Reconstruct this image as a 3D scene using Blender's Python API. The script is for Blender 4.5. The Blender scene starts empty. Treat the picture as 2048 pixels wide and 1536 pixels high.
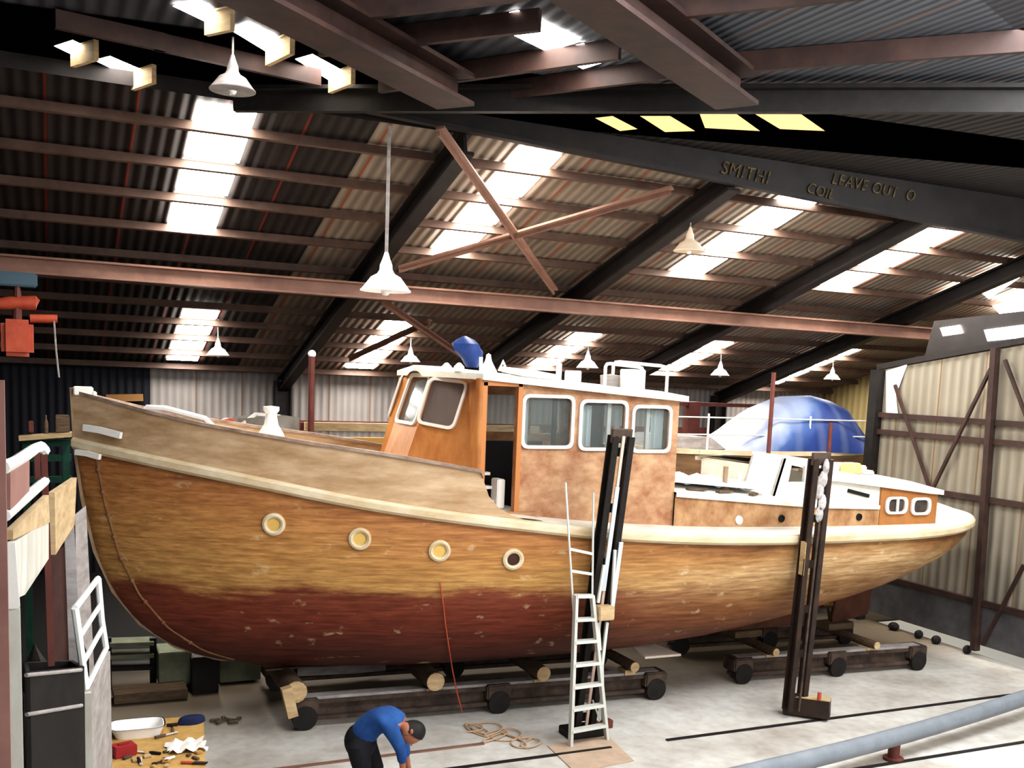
import bpy, bmesh, math, random
from mathutils import Vector, Matrix
random.seed(7)
scene = bpy.context.scene
COL = scene.collection
V = Vector

# ------------------------------------------------------------------ camera
CXP, CYP = 1024.0, 1000.0
CAMH = 4.3
_v1 = V((5500 - CXP, 930 - CYP, 0)); _v2 = V((94 - CXP, 715 - CYP, 0))
FP = math.sqrt(-(_v1.dot(_v2)))
AX = V((_v1.x, _v1.y, FP)).normalized()
AY = V((_v2.x, _v2.y, FP)).normalized()
AZ = AY.cross(AX)
if AZ.y > 0: AZ = -AZ
def w_of(c): return V((AX.dot(c), AY.dot(c), AZ.dot(c)))
CAM = V((0, 0, CAMH))
def ray(px, py): return w_of(V((px - CXP, py - CYP, FP)))
def P(px, py, X=None, Y=None, Z=None):
    d = ray(px, py)
    if X is not None: return CAM + d * (X / d.x)
    if Y is not None: return CAM + d * (Y / d.y)
    return CAM + d * ((Z - CAMH) / d.z)
def PP(px, py, p0, n):
    d = ray(px, py)
    return CAM + d * ((p0 - CAM).dot(n) / d.dot(n))
cd = bpy.data.cameras.new('camera')
cam = bpy.data.objects.new('camera', cd); COL.objects.link(cam)
r_, u_, b_ = w_of(V((1, 0, 0))), w_of(V((0, -1, 0))), w_of(V((0, 0, -1)))
cam.matrix_world = Matrix(((r_.x, u_.x, b_.x, 0), (r_.y, u_.y, b_.y, 0), (r_.z, u_.z, b_.z, CAMH), (0, 0, 0, 1)))
cd.sensor_width = 36; cd.lens = 36 * FP / 2048
cd.shift_y = (CYP - 768) / 2048
cd.clip_start = 0.05; cd.clip_end = 400
scene.camera = cam

# ------------------------------------------------------------------ helpers
def lerp(a, b, t): return a + (b - a) * t
def interp(x, xs, ys):
    if x <= xs[0]: return ys[0]
    for i in range(1, len(xs)):
        if x <= xs[i]:
            return lerp(ys[i-1], ys[i], (x - xs[i-1]) / (xs[i] - xs[i-1]))
    return ys[-1]
def smooth_interp(x, xs, ys):
    n = len(xs)
    if x <= xs[0]: return ys[0]
    if x >= xs[-1]: return ys[-1]
    for i in range(n - 1):
        if x <= xs[i+1]:
            h = xs[i+1] - xs[i]; t = (x - xs[i]) / h
            def sl(k):
                if k == 0: return (ys[1]-ys[0])/(xs[1]-xs[0])
                if k == n-1: return (ys[-1]-ys[-2])/(xs[-1]-xs[-2])
                return (ys[k+1]-ys[k-1])/(xs[k+1]-xs[k-1])
            m0, m1 = sl(i)*h, sl(i+1)*h
            return (2*t**3-3*t**2+1)*ys[i]+(t**3-2*t**2+t)*m0+(-2*t**3+3*t**2)*ys[i+1]+(t**3-t**2)*m1

class MB:
    def __init__(s): s.v = []; s.f = []
    def add(s, vs, fs):
        o = len(s.v); s.v += [tuple(v) for v in vs]; s.f += [tuple(i + o for i in f) for f in fs]; return s
    def box(s, c, size, rz=0, m=None):
        c = V(c); hx, hy, hz = size[0]/2, size[1]/2, size[2]/2
        R = m if m else Matrix.Rotation(rz, 3, 'Z')
        vs = [c + R @ V((x*hx, y*hy, z*hz)) for x in (-1, 1) for y in (-1, 1) for z in (-1, 1)]
        return s.add(vs, [(0,1,3,2),(4,6,7,5),(0,4,5,1),(2,3,7,6),(0,2,6,4),(1,5,7,3)])
    def bar(s, a, b, w, h, up=(0, 0, 1)):
        a, b = V(a), V(b); d = (b - a).normalized(); u = V(up)
        if abs(d.dot(u)) > .98: u = V((0, 1, 0)) if abs(d.y) < .9 else V((1, 0, 0))
        sd = d.cross(u).normalized(); u = sd.cross(d)
        vs = [p + sd*(i*w/2) + u*(j*h/2) for p in (a, b) for i, j in ((-1,-1),(1,-1),(1,1),(-1,1))]
        return s.add(vs, [(3,2,1,0),(4,5,6,7),(0,1,5,4),(1,2,6,5),(2,3,7,6),(3,0,4,7)])
    def ibeam(s, a, b, w, h, t=.03, up=(0, 0, 1)):
        a, b = V(a), V(b); d = (b - a).normalized(); u = V(up)
        if abs(d.dot(u)) > .98: u = V((0, 1, 0))
        sd = d.cross(u).normalized(); u = sd.cross(d)
        s.bar(a + u*(h/2-t/2), b + u*(h/2-t/2), w, t, u); s.bar(a - u*(h/2-t/2), b - u*(h/2-t/2), w, t, u)
        return s.bar(a, b, t, h - 2*t, u)
    def tube(s, pts, r, n=8, cap=True, closed=False):
        pts = [V(p) for p in pts]; m = len(pts); rr = r if isinstance(r, (list, tuple)) else [r]*m
        vs = []; fs = []; prev = None
        for i, p in enumerate(pts):
            if closed: d = pts[(i+1) % m] - pts[i-1]
            else: d = pts[min(i+1, m-1)] - pts[max(i-1, 0)]
            d.normalize()
            if prev is None:
                u = d.orthogonal().normalized()
            else:
                u = (prev - d*prev.dot(d)).normalized()
            prev = u; w = d.cross(u)
            for k in range(n):
                a = 2*math.pi*k/n; vs.append(p + (u*math.cos(a) + w*math.sin(a))*rr[i])
        for i in range(m if closed else m - 1):
            j = (i+1) % m
            for k in range(n):
                fs.append((i*n+k, i*n+(k+1) % n, j*n+(k+1) % n, j*n+k))
        if cap and not closed:
            fs.append(tuple(range(n-1, -1, -1))); fs.append(tuple((m-1)*n + k for k in range(n)))
        return s.add(vs, fs)
    def lathe(s, c, prof, n=24, axis=None):
        c = V(c); vs = []; fs = []; R = Matrix.Identity(3)
        if axis is not None: R = V((0, 0, 1)).rotation_difference(V(axis)).to_matrix()
        for r, z in prof:
            for k in range(n):
                a = 2*math.pi*k/n; vs.append(c + R @ V((r*math.cos(a), r*math.sin(a), z)))
        for i in range(len(prof)-1):
            for k in range(n): fs.append((i*n+k, i*n+(k+1) % n, (i+1)*n+(k+1) % n, (i+1)*n+k))
        if prof[0][0] > 1e-4: fs.append(tuple(range(n-1, -1, -1)))
        if prof[-1][0] > 1e-4: fs.append(tuple((len(prof)-1)*n+k for k in range(n)))
        return s.add(vs, fs)
    def ball(s, c, r, n=12, m=8, sc=(1, 1, 1)):
        c = V(c); vs = []; fs = []
        for i in range(m+1):
            t = math.pi*i/m
            for k in range(n):
                a = 2*math.pi*k/n
                vs.append(c + V((sc[0]*r*math.sin(t)*math.cos(a), sc[1]*r*math.sin(t)*math.sin(a), sc[2]*r*math.cos(t))))
        for i in range(m):
            for k in range(n): fs.append((i*n+k, (i+1)*n+k, (i+1)*n+(k+1) % n, i*n+(k+1) % n))
        return s.add(vs, fs)
    def prism(s, poly, d):
        n = len(poly); a = [V(p) for p in poly]; d = V(d); b = [p + d for p in a]
        return s.add(a + b, [tuple(range(n-1, -1, -1)), tuple(range(n, 2*n))] + [(i, (i+1) % n, n+(i+1) % n, n+i) for i in range(n)])
    def grid(s, rows, closed=False):
        n = len(rows[0]); vs = [p for r in rows for p in r]; fs = []
        for i in range(len(rows)-1):
            for k in range(n if closed else n-1):
                fs.append((i*n+k, i*n+(k+1) % n, (i+1)*n+(k+1) % n, (i+1)*n+k))
        return s.add(vs, fs)
    def build(s, name, m, parent=None, smooth=False, bevel=0, label=None, fix=True):
        me = bpy.data.meshes.new(name); me.from_pydata(s.v, [], s.f); me.validate()
        bm = bmesh.new(); bm.from_mesh(me)
        bmesh.ops.remove_doubles(bm, verts=bm.verts, dist=1e-5)
        if fix: bmesh.ops.recalc_face_normals(bm, faces=bm.faces)
        if bevel:
            es = [e for e in bm.edges if len(e.link_faces) == 2 and e.calc_face_angle(0) > .6]
            bmesh.ops.bevel(bm, geom=es, offset=bevel, segments=2, affect='EDGES', clamp_overlap=True)
        bm.to_mesh(me); bm.free()
        if smooth:
            for p in me.polygons: p.use_smooth = True
            try: me.set_sharp_from_angle(angle=math.radians(40))
            except Exception: pass
        if m: me.materials.append(m)
        o = bpy.data.objects.new(name, me); COL.objects.link(o)
        if parent is not None:
            o.parent = parent; o.matrix_parent_inverse = parent.matrix_world.inverted()
        if label: o['label'] = label
        return o
def tag(o, label, cat, group=None, kind=None):
    o['label'] = label; o['category'] = cat
    if group: o['group'] = group
    if kind: o['kind'] = kind
    return o
def empty(name, loc, label, cat, group=None):
    o = bpy.data.objects.new(name, None); o.location = V(loc); COL.objects.link(o)
    o.matrix_world = Matrix.Translation(V(loc))
    return tag(o, label, cat, group)
def struct(o): o['kind'] = 'structure'; return o

# ------------------------------------------------------------------ materials
def lin(c):
    return tuple(((x/12.92) if x <= .04045 else ((x+.055)/1.055)**2.4) for x in c)
def rgb(r, g, b):
    l = .3*r + .59*g + .11*b; k = .8
    return lin(tuple((l + (c-l)*k)/255 for c in (r, g, b))) + (1,)
MATS = {}
def mat(name, c, rough=.6, metal=0, c2=None, scale=6, stretch=(1, 1, 1), amt=.6, bump=0, emit=0, detail=6, spec=.3):
    m = bpy.data.materials.new(name); m.use_nodes = True; nt = m.node_tree; N = nt.nodes; L = nt.links
    b = N['Principled BSDF']; b.inputs['Roughness'].default_value = rough; b.inputs['Metallic'].default_value = metal
    b.inputs['Specular IOR Level'].default_value = spec
    b.inputs['Base Color'].default_value = c
    if c2 or bump:
        tc = N.new('ShaderNodeTexCoord'); mp = N.new('ShaderNodeMapping'); nz = N.new('ShaderNodeTexNoise')
        mp.inputs['Scale'].default_value = stretch; nz.inputs['Scale'].default_value = scale; nz.inputs['Detail'].default_value = detail
        nz.inputs['Roughness'].default_value = .65
        L.new(tc.outputs['Object'], mp.inputs[0]); L.new(mp.outputs[0], nz.inputs['Vector'])
        if c2:
            rp = N.new('ShaderNodeValToRGB'); rp.color_ramp.elements[0].position = .5 - .25/amt*.6; rp.color_ramp.elements[1].position = .5 + .25/amt*.6
            rp.color_ramp.elements[0].color = c; rp.color_ramp.elements[1].color = c2
            L.new(nz.outputs['Fac'], rp.inputs[0]); L.new(rp.outputs[0], b.inputs['Base Color'])
        if bump:
            bp = N.new('ShaderNodeBump'); bp.inputs['Strength'].default_value = bump; bp.inputs['Distance'].default_value = .02
            L.new(nz.outputs['Fac'], bp.inputs['Height']); L.new(bp.outputs[0], b.inputs['Normal'])
    if emit:
        b.inputs['Emission Color'].default_value = c; b.inputs['Emission Strength'].default_value = emit
    MATS[name] = m
    return m
def glass_mat(name, tint, tr=.7):
    m = bpy.data.materials.new(name); m.use_nodes = True; nt = m.node_tree; N = nt.nodes; L = nt.links
    N.remove(N['Principled BSDF']); out = N['Material Output']
    t = N.new('ShaderNodeBsdfTransparent'); t.inputs[0].default_value = (.92, .95, .95, 1)
    g = N.new('ShaderNodeBsdfPrincipled'); g.inputs['Base Color'].default_value = tint; g.inputs['Roughness'].default_value = .12
    mx = N.new('ShaderNodeMixShader'); mx.inputs[0].default_value = 1 - tr
    L.new(t.outputs[0], mx.inputs[1]); L.new(g.outputs[0], mx.inputs[2]); L.new(mx.outputs[0], out.inputs[0])
    return m

M_steel = mat('painted_steel_brown', rgb(78, 52, 44), .6, c2=rgb(42, 28, 26), scale=3)
M_steel_dark = mat('dark_steel', rgb(46, 38, 36), .6, c2=rgb(26, 21, 21), scale=3)
M_beam = mat('rusty_beam', rgb(148, 106, 88), .6, c2=rgb(110, 72, 58), scale=2)
M_purl = mat('tan_brown_purlin', rgb(104, 78, 64), .6, c2=rgb(72, 50, 42), scale=3)
M_black = mat('grimy_black_steel', rgb(40, 34, 30), .6, c2=rgb(20, 17, 16), scale=7)
M_rustblack = mat('rusty_dark_steel', rgb(96, 76, 62), .75, c2=rgb(38, 28, 24), scale=5, bump=.3)
M_white = mat('white_paint', rgb(238, 234, 226), .5, c2=rgb(222, 214, 204), scale=5)
M_white_enamel = mat('white_enamel', rgb(240, 236, 232), .35)
M_cream_enamel = mat('cream_enamel', rgb(226, 200, 170), .45)
M_alu = mat('aluminium', rgb(204, 204, 196), .4, .1, c2=rgb(196, 196, 186), scale=8)
M_timber = mat('pale_timber', rgb(206, 176, 128), .8, c2=rgb(160, 126, 84), scale=4, stretch=(1, 1, 4))
M_timber_dark = mat('weathered_timber', rgb(120, 96, 70), .85, c2=rgb(66, 50, 38), scale=5, stretch=(1, 6, 6))
M_grey_board = mat('grey_board', rgb(172, 164, 160), .8, c2=rgb(122, 112, 108), scale=4, stretch=(1, 1, 3))
M_white_board = mat('weathered_white_board', rgb(206, 206, 196), .8, c2=rgb(172, 160, 142), scale=4, stretch=(1, 1, .4))
M_red_pole = mat('red_oxide_steel', rgb(126, 62, 50), .6, c2=rgb(92, 44, 38), scale=4)
M_orange = mat('orange_paint', rgb(206, 84, 48), .5, c2=rgb(170, 58, 38), scale=6)
M_green = mat('green_paint', rgb(22, 84, 62), .6, c2=rgb(14, 54, 44), scale=5)
M_blue_tarp = mat('blue_tarpaulin', rgb(34, 70, 150), .5, c2=rgb(20, 44, 104), scale=3)
M_palegreen = mat('pale_green_block', rgb(140, 146, 116), .85, c2=rgb(104, 108, 88), scale=4)
M_glass = glass_mat('window_glass', rgb(120, 126, 122), .78)
M_dark_in = mat('dark_interior', rgb(24, 20, 20), .8)

# wood on the hull, colour by height and length (painted and stripped bands, rail's shadow painted below it)
def hull_wood():
    m = bpy.data.materials.new('stripped_hull_planking'); m.use_nodes = True; nt = m.node_tree; N = nt.nodes; L = nt.links
    b = N['Principled BSDF']; b.inputs['Roughness'].default_value = .5; b.inputs['Specular IOR Level'].default_value = .25
    tc = N.new('ShaderNodeTexCoord'); sp = N.new('ShaderNodeSeparateXYZ'); L.new(tc.outputs['Object'], sp.inputs[0])
    def noise(sc, st, det=6, ro=.6):
        mp = N.new('ShaderNodeMapping'); mp.inputs['Scale'].default_value = st
        n = N.new('ShaderNodeTexNoise'); n.inputs['Scale'].default_value = sc; n.inputs['Detail'].default_value = det; n.inputs['Roughness'].default_value = ro
        L.new(tc.outputs['Object'], mp.inputs[0]); L.new(mp.outputs[0], n.inputs['Vector']); return n.outputs['Fac']
    def math_(op, a, b_=None, c=None, cl=False):
        n = N.new('ShaderNodeMath'); n.operation = op; n.use_clamp = cl
        for i, x in enumerate((a, b_, c)):
            if x is None: continue
            if isinstance(x, (int, float)): n.inputs[i].default_value = x
            else: L.new(x, n.inputs[i])
        return n.outputs[0]
    def mix(f, a, b_, mode='MIX'):
        n = N.new('ShaderNodeMix'); n.data_type = 'RGBA'; n.blend_type = mode
        if isinstance(f, (int, float)): n.inputs[0].default_value = f
        else: L.new(f, n.inputs[0])
        for i, x in ((6, a), (7, b_)):
            if isinstance(x, tuple): n.inputs[i].default_value = x
            else: L.new(x, n.inputs[i])
        return n.outputs[2]
    streak = noise(3.0, (.5, 1, 7)); blot = noise(1.3, (.6, 1, 1.2)); fine = noise(9, (.4, 1, 4), 8)
    zn = math_('ADD', sp.outputs['Z'], math_('MULTIPLY', math_('SUBTRACT', blot, .5), .6))
    zn = math_('ADD', zn, math_('MULTIPLY', math_('SUBTRACT', streak, .5), .18))
    zr_ = N.new('ShaderNodeMapRange'); zr_.inputs[1].default_value = .25; zr_.inputs[2].default_value = 4.67; zr_.inputs[3].default_value = 1.5; zr_.inputs[4].default_value = .77; L.new(sp.outputs['X'], zr_.inputs[0])
    rat = math_('DIVIDE', .77, zr_.outputs[0])
    dpos = math_('MAXIMUM', math_('SUBTRACT', zn, 1.85), 0.0)
    zn = math_('SUBTRACT', zn, math_('MULTIPLY', dpos, math_('SUBTRACT', 1.0, rat)))
    rp = N.new('ShaderNodeValToRGB'); cr = rp.color_ramp
    L.new(math_('DIVIDE', zn, 3.4), rp.inputs[0])
    cr.elements[0].position = .2; cr.elements[0].color = rgb(74, 30, 22)
    cr.elements[1].position = 1; cr.elements[1].color = rgb(176, 124, 66)
    for pos, c in ((.33, rgb(98, 40, 26)), (.44, rgb(126, 52, 32)), (.52, rgb(132, 62, 38)), (.56, rgb(192, 142, 74)), (.66, rgb(188, 130, 66)), (.74, rgb(178, 114, 60)), (.8, rgb(128, 70, 42))):
        e = cr.elements.new(pos); e.color = c
    rp2 = N.new('ShaderNodeValToRGB'); cr = rp2.color_ramp
    L.new(math_('DIVIDE', zn, 3.4), rp2.inputs[0])
    cr.elements[0].position = .2; cr.elements[0].color = rgb(110, 52, 26)
    cr.elements[1].position = 1; cr.elements[1].color = rgb(170, 116, 66)
    for pos, c in ((.3, rgb(120, 62, 28)), (.4, rgb(148, 90, 42)), (.48, rgb(164, 120, 70)), (.57, rgb(196, 160, 112)), (.63, rgb(164, 118, 68)), (.69, rgb(112, 66, 34))):
        e = cr.elements.new(pos); e.color = c
    fx = N.new('ShaderNodeMapRange'); fx.inputs[1].default_value = 5.2; fx.inputs[2].default_value = 8.6; L.new(sp.outputs['X'], fx.inputs[0])
    c = mix(fx.outputs[0], rp.outputs[0], rp2.outputs[0])
    g = N.new('ShaderNodeValToRGB'); g.color_ramp.elements[0].position = .3; g.color_ramp.elements[1].position = .72
    g.color_ramp.elements[0].color = (.55, .5, .45, 1); g.color_ramp.elements[1].color = (1.25, 1.25, 1.2, 1)
    L.new(fine, g.inputs[0]); c = mix(.75, c, g.outputs[0], 'MULTIPLY')
    g2 = N.new('ShaderNodeValToRGB'); g2.color_ramp.elements[0].position = .34; g2.color_ramp.elements[1].position = .6
    g2.color_ramp.elements[0].color = (.62, .5, .42, 1); g2.color_ramp.elements[1].color = (1.1, 1.1, 1.1, 1)
    L.new(streak, g2.inputs[0]); c = mix(.7, c, g2.outputs[0], 'MULTIPLY')
    # pale filler patches
    pt = N.new('ShaderNodeMapRange'); pt.inputs[1].default_value = .64; pt.inputs[2].default_value = .74; L.new(noise(4.5, (1, 1, 1.6), 3, .55), pt.inputs[0])
    c = mix(math_('MULTIPLY', pt.outputs[0], .45), c, rgb(214, 186, 140))
    # plank seams
    wv = math_('FRACT', math_('MULTIPLY', sp.outputs['Z'], 7.2))
    seam = math_('LESS_THAN', wv, .05)
    c = mix(math_('MULTIPLY', seam, .28), c, rgb(60, 30, 16))
    L.new(c, b.inputs['Base Color'])
    bp = N.new('ShaderNodeBump'); bp.inputs['Strength'].default_value = .15; bp.inputs['Distance'].default_value = .02
    L.new(fine, bp.inputs['Height']); L.new(bp.outputs[0], b.inputs['Normal'])
    return m
M_hull = hull_wood()
M_bulw = mat('sanded_bulwark_wood', rgb(210, 176, 138), .6, c2=rgb(154, 112, 64), scale=2.2, stretch=(.5, 1, 2.4), amt=.7)
M_wh_front = mat('varnished_orange_wood', rgb(196, 126, 58), .45, c2=rgb(148, 78, 26), scale=3, stretch=(1, 1, .5), amt=.7)
M_wh_side = mat('stripped_pink_wood', rgb(190, 146, 104), .6, c2=rgb(150, 92, 56), scale=3.2, stretch=(1, 1, 1.5), amt=1.0)
M_trunk = mat('patchy_cabin_wood', rgb(182, 138, 92), .6, c2=rgb(142, 92, 52), scale=4.2, stretch=(1, 1, .8), amt=1.1)
M_rail = mat('cream_rail_wood', rgb(214, 198, 168), .55, c2=rgb(184, 152, 104), scale=3, stretch=(.6, 2, 2), amt=.7)
M_deck = mat('white_deck', rgb(226, 222, 210), .6, c2=rgb(198, 186, 168), scale=3)
M_stem = mat('stem_timber', rgb(176, 146, 116), .7, c2=rgb(118, 80, 46), scale=4, stretch=(1, 1, .5))
M_keel = mat('keel_timber', rgb(104, 58, 36), .7, c2=rgb(58, 30, 22), scale=3)
M_pframe = mat('pale_window_frame', rgb(214, 200, 188), .5)

# ------------------------------------------------------------------ building shell
YW, ZE, TS = 22.0, 4.2, 0.30            # far wall, eaves height, roof slope
YR = 11.9                                # top of the far slope
def roofz(y): return ZE + TS * (YW - y)
ZN = roofz(YR) + .12                     # underside of the near roof
RN = V((0, TS, 1)).normalized()
def PR(px, py, dz=0):                    # pixel -> far roof slope
    return PP(px, py, V((0, YW, ZE + dz)), RN)

def corrugated_mat(name, c, c2, period, axis, rust=None, emit=0):
    m = bpy.data.materials.new(name); m.use_nodes = True; nt = m.node_tree; N = nt.nodes; L = nt.links
    b = N['Principled BSDF']; b.inputs['Roughness'].default_value = .7; b.inputs['Specular IOR Level'].default_value = .2
    tc = N.new('ShaderNodeTexCoord'); sp = N.new('ShaderNodeSeparateXYZ'); L.new(tc.outputs['Object'], sp.inputs[0])
    mu = N.new('ShaderNodeMath'); mu.operation = 'MULTIPLY'; mu.inputs[1].default_value = 2*math.pi/period
    L.new(sp.outputs[axis], mu.inputs[0]); sn = N.new('ShaderNodeMath'); sn.operation = 'SINE'; L.new(mu.outputs[0], sn.inputs[0])
    mr = N.new('ShaderNodeMapRange'); mr.inputs[1].default_value = -1; mr.inputs[2].default_value = 1; L.new(sn.outputs[0], mr.inputs[0])
    nz = N.new('ShaderNodeTexNoise'); nz.inputs['Scale'].default_value = 1.3; nz.inputs['Detail'].default_value = 5; L.new(tc.outputs['Object'], nz.inputs['Vector'])
    mx = N.new('ShaderNodeMix'); mx.data_type = 'RGBA'; mx.inputs[6].default_value = c; mx.inputs[7].default_value = c2
    ad = N.new('ShaderNodeMath'); ad.operation = 'MULTIPLY_ADD'; ad.inputs[1].default_value = .45; L.new(mr.outputs[0], ad.inputs[0])
    nm = N.new('ShaderNodeMath'); nm.operation = 'MULTIPLY'; nm.inputs[1].default_value = .6; L.new(nz.outputs['Fac'], nm.inputs[0]); L.new(nm.outputs[0], ad.inputs[2])
    L.new(ad.outputs[0], mx.inputs[0]); col = mx.outputs[2]
    if rust:
        fr = N.new('ShaderNodeMath'); fr.operation = 'MULTIPLY'; fr.inputs[1].default_value = 1/.93; L.new(sp.outputs[axis], fr.inputs[0])
        f2 = N.new('ShaderNodeMath'); f2.operation = 'FRACT'; L.new(fr.outputs[0], f2.inputs[0])
        f3 = N.new('ShaderNodeMath'); f3.operation = 'LESS_THAN'; f3.inputs[1].default_value = .035; L.new(f2.outputs[0], f3.inputs[0])
        m2 = N.new('ShaderNodeMix'); m2.data_type = 'RGBA'; m2.inputs[7].default_value = rust; L.new(f3.outputs[0], m2.inputs[0]); L.new(col, m2.inputs[6]); col = m2.outputs[2]
    L.new(col, b.inputs['Base Color'])
    bp = N.new('ShaderNodeBump'); bp.inputs['Distance'].default_value = .03; bp.inputs['Strength'].default_value = .8
    L.new(mr.outputs[0], bp.inputs['Height']); L.new(bp.outputs[0], b.inputs['Normal'])
    return m
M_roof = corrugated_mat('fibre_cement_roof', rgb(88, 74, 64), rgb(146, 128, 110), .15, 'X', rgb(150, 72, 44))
M_roof_l = corrugated_mat('fibre_cement_roof_shaded', rgb(30, 24, 23), rgb(56, 46, 42), .15, 'X', rgb(120, 40, 28))  # shaded copy of the roof sheet, dimness at left put into the colour
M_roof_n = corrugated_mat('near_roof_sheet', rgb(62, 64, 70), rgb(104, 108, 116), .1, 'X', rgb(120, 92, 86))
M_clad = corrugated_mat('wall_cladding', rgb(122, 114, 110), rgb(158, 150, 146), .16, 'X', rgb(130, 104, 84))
M_clad_dark = corrugated_mat('shaded_wall_cladding', rgb(22, 24, 30), rgb(36, 38, 48), .16, 'X')  # shaded copy of the cladding, the unlit left end painted dark
M_gable = corrugated_mat('gable_cladding', rgb(118, 108, 92), rgb(152, 142, 124), .2, 'Y', rgb(126, 98, 70))
M_gable2 = corrugated_mat('gable_cladding_far', rgb(140, 120, 70), rgb(176, 154, 98), .22, 'Y')
M_sky = bpy.data.materials.new('rooflight_sheet'); M_sky.use_nodes = True
_b = M_sky.node_tree.nodes['Principled BSDF']; _b.inputs['Base Color'].default_value = (.8, .8, .8, 1)
_b.inputs['Emission Color'].default_value = (1, .965, .9, 1); _b.inputs['Emission Strength'].default_value = 46
M_sky2 = M_sky.copy(); M_sky2.name = 'near_rooflight_sheet'; M_sky2.node_tree.nodes['Principled BSDF'].inputs['Emission Strength'].default_value = 22
M_amber_glow = M_sky.copy(); M_amber_glow.name = 'amber_purlin_glow'; _b = M_amber_glow.node_tree.nodes['Principled BSDF']
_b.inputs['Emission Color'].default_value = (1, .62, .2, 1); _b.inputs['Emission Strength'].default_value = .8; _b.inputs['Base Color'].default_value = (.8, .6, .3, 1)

def quad(name, pts, m, parent=None):
    return MB().add(pts, [tuple(range(len(pts)))]).build(name, m, parent, fix=False)

# floor: pale concrete, browner behind the slip, gloom at the back painted near-black
def floor_mat():
    m = bpy.data.materials.new('worn_concrete'); m.use_nodes = True; nt = m.node_tree; N = nt.nodes; L = nt.links
    b = N['Principled BSDF']; b.inputs['Roughness'].default_value = .75; b.inputs['Specular IOR Level'].default_value = .2
    tc = N.new('ShaderNodeTexCoord'); sp = N.new('ShaderNodeSeparateXYZ'); L.new(tc.outputs['Object'], sp.inputs[0])
    nz = N.new('ShaderNodeTexNoise'); nz.inputs['Scale'].default_value = .9; nz.inputs['Detail'].default_value = 8; L.new(tc.outputs['Object'], nz.inputs['Vector'])
    n2 = N.new('ShaderNodeTexNoise'); n2.inputs['Scale'].default_value = 7; n2.inputs['Detail'].default_value = 8; L.new(tc.outputs['Object'], n2.inputs['Vector'])
    rp = N.new('ShaderNodeValToRGB'); rp.color_ramp.elements[0].position = .32; rp.color_ramp.elements[1].position = .62
    rp.color_ramp.elements[0].color = rgb(170, 160, 148); rp.color_ramp.elements[1].color = rgb(206, 202, 194)
    L.new(nz.outputs['Fac'], rp.inputs[0])
    r2 = N.new('ShaderNodeValToRGB'); r2.color_ramp.elements[0].position = .3; r2.color_ramp.elements[1].position = .6
    r2.color_ramp.elements[0].color = (.8, .78, .75, 1); r2.color_ramp.elements[1].color = (1, 1, 1, 1); L.new(n2.outputs['Fac'], r2.inputs[0])
    mu = N.new('ShaderNodeMix'); mu.data_type = 'RGBA'; mu.blend_type = 'MULTIPLY'; mu.inputs[0].default_value = .8
    L.new(rp.outputs[0], mu.inputs[6]); L.new(r2.outputs[0], mu.inputs[7])
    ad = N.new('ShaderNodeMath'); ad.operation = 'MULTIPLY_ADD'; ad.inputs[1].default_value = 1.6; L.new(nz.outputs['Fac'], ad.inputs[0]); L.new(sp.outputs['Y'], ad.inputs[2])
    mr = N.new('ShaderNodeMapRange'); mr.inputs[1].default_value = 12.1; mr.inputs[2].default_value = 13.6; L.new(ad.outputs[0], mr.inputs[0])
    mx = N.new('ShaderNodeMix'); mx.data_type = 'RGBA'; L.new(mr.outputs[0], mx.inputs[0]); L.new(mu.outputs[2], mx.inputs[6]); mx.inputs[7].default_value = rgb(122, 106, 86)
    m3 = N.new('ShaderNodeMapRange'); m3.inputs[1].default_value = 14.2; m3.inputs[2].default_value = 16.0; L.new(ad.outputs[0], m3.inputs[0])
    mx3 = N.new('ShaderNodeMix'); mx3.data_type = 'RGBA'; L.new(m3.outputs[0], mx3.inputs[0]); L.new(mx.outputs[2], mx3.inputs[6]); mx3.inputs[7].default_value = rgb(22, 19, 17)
    L.new(mx3.outputs[2], b.inputs['Base Color'])
    bp = N.new('ShaderNodeBump'); bp.inputs['Strength'].default_value = .1; L.new(n2.outputs['Fac'], bp.inputs['Height']); L.new(bp.outputs[0], b.inputs['Normal'])
    return m
XL, XR = -13.0, 19.3
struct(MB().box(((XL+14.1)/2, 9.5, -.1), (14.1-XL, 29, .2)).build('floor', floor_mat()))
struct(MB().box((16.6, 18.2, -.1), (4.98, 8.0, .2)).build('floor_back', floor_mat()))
# pavement outside the sliding door, seen through the gap under it
struct(MB().box((18.2, 8.0, -.12), (8.2, 12.3, .2)).build('ground', mat('bright_pavement', rgb(235, 235, 230), .8)))
def roof_quad(name, x0, x1, y0, y1, m, dz=0):
    return struct(quad(name, [(x0, y0, roofz(y0)+dz), (x1, y0, roofz(y0)+dz), (x1, y1, roofz(y1)+dz), (x0, y1, roofz(y1)+dz)], m))
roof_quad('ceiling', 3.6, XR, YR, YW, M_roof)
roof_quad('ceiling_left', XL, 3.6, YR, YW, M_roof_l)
struct(quad('ceiling_fascia', [(XL, YR, roofz(YR)-.05), (XR, YR, roofz(YR)-.05), (XR, YR, ZN+.05), (XL, YR, ZN+.05)], M_steel_dark))
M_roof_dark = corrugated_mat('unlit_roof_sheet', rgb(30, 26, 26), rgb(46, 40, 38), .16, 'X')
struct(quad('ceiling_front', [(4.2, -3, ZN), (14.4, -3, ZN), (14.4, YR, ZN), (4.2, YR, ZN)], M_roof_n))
struct(quad('ceiling_front_left', [(XL, -3, ZN), (4.2, -3, ZN), (4.2, YR, ZN), (XL, YR, ZN)], corrugated_mat('shaded_left_roof', rgb(44, 44, 50), rgb(70, 70, 78), .16, 'X')))  # left part of the near roof, its shade put into the sheet colour
_e0, _e1 = P(470, 200, Z=ZN), P(2110, 200, Z=ZN)
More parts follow.
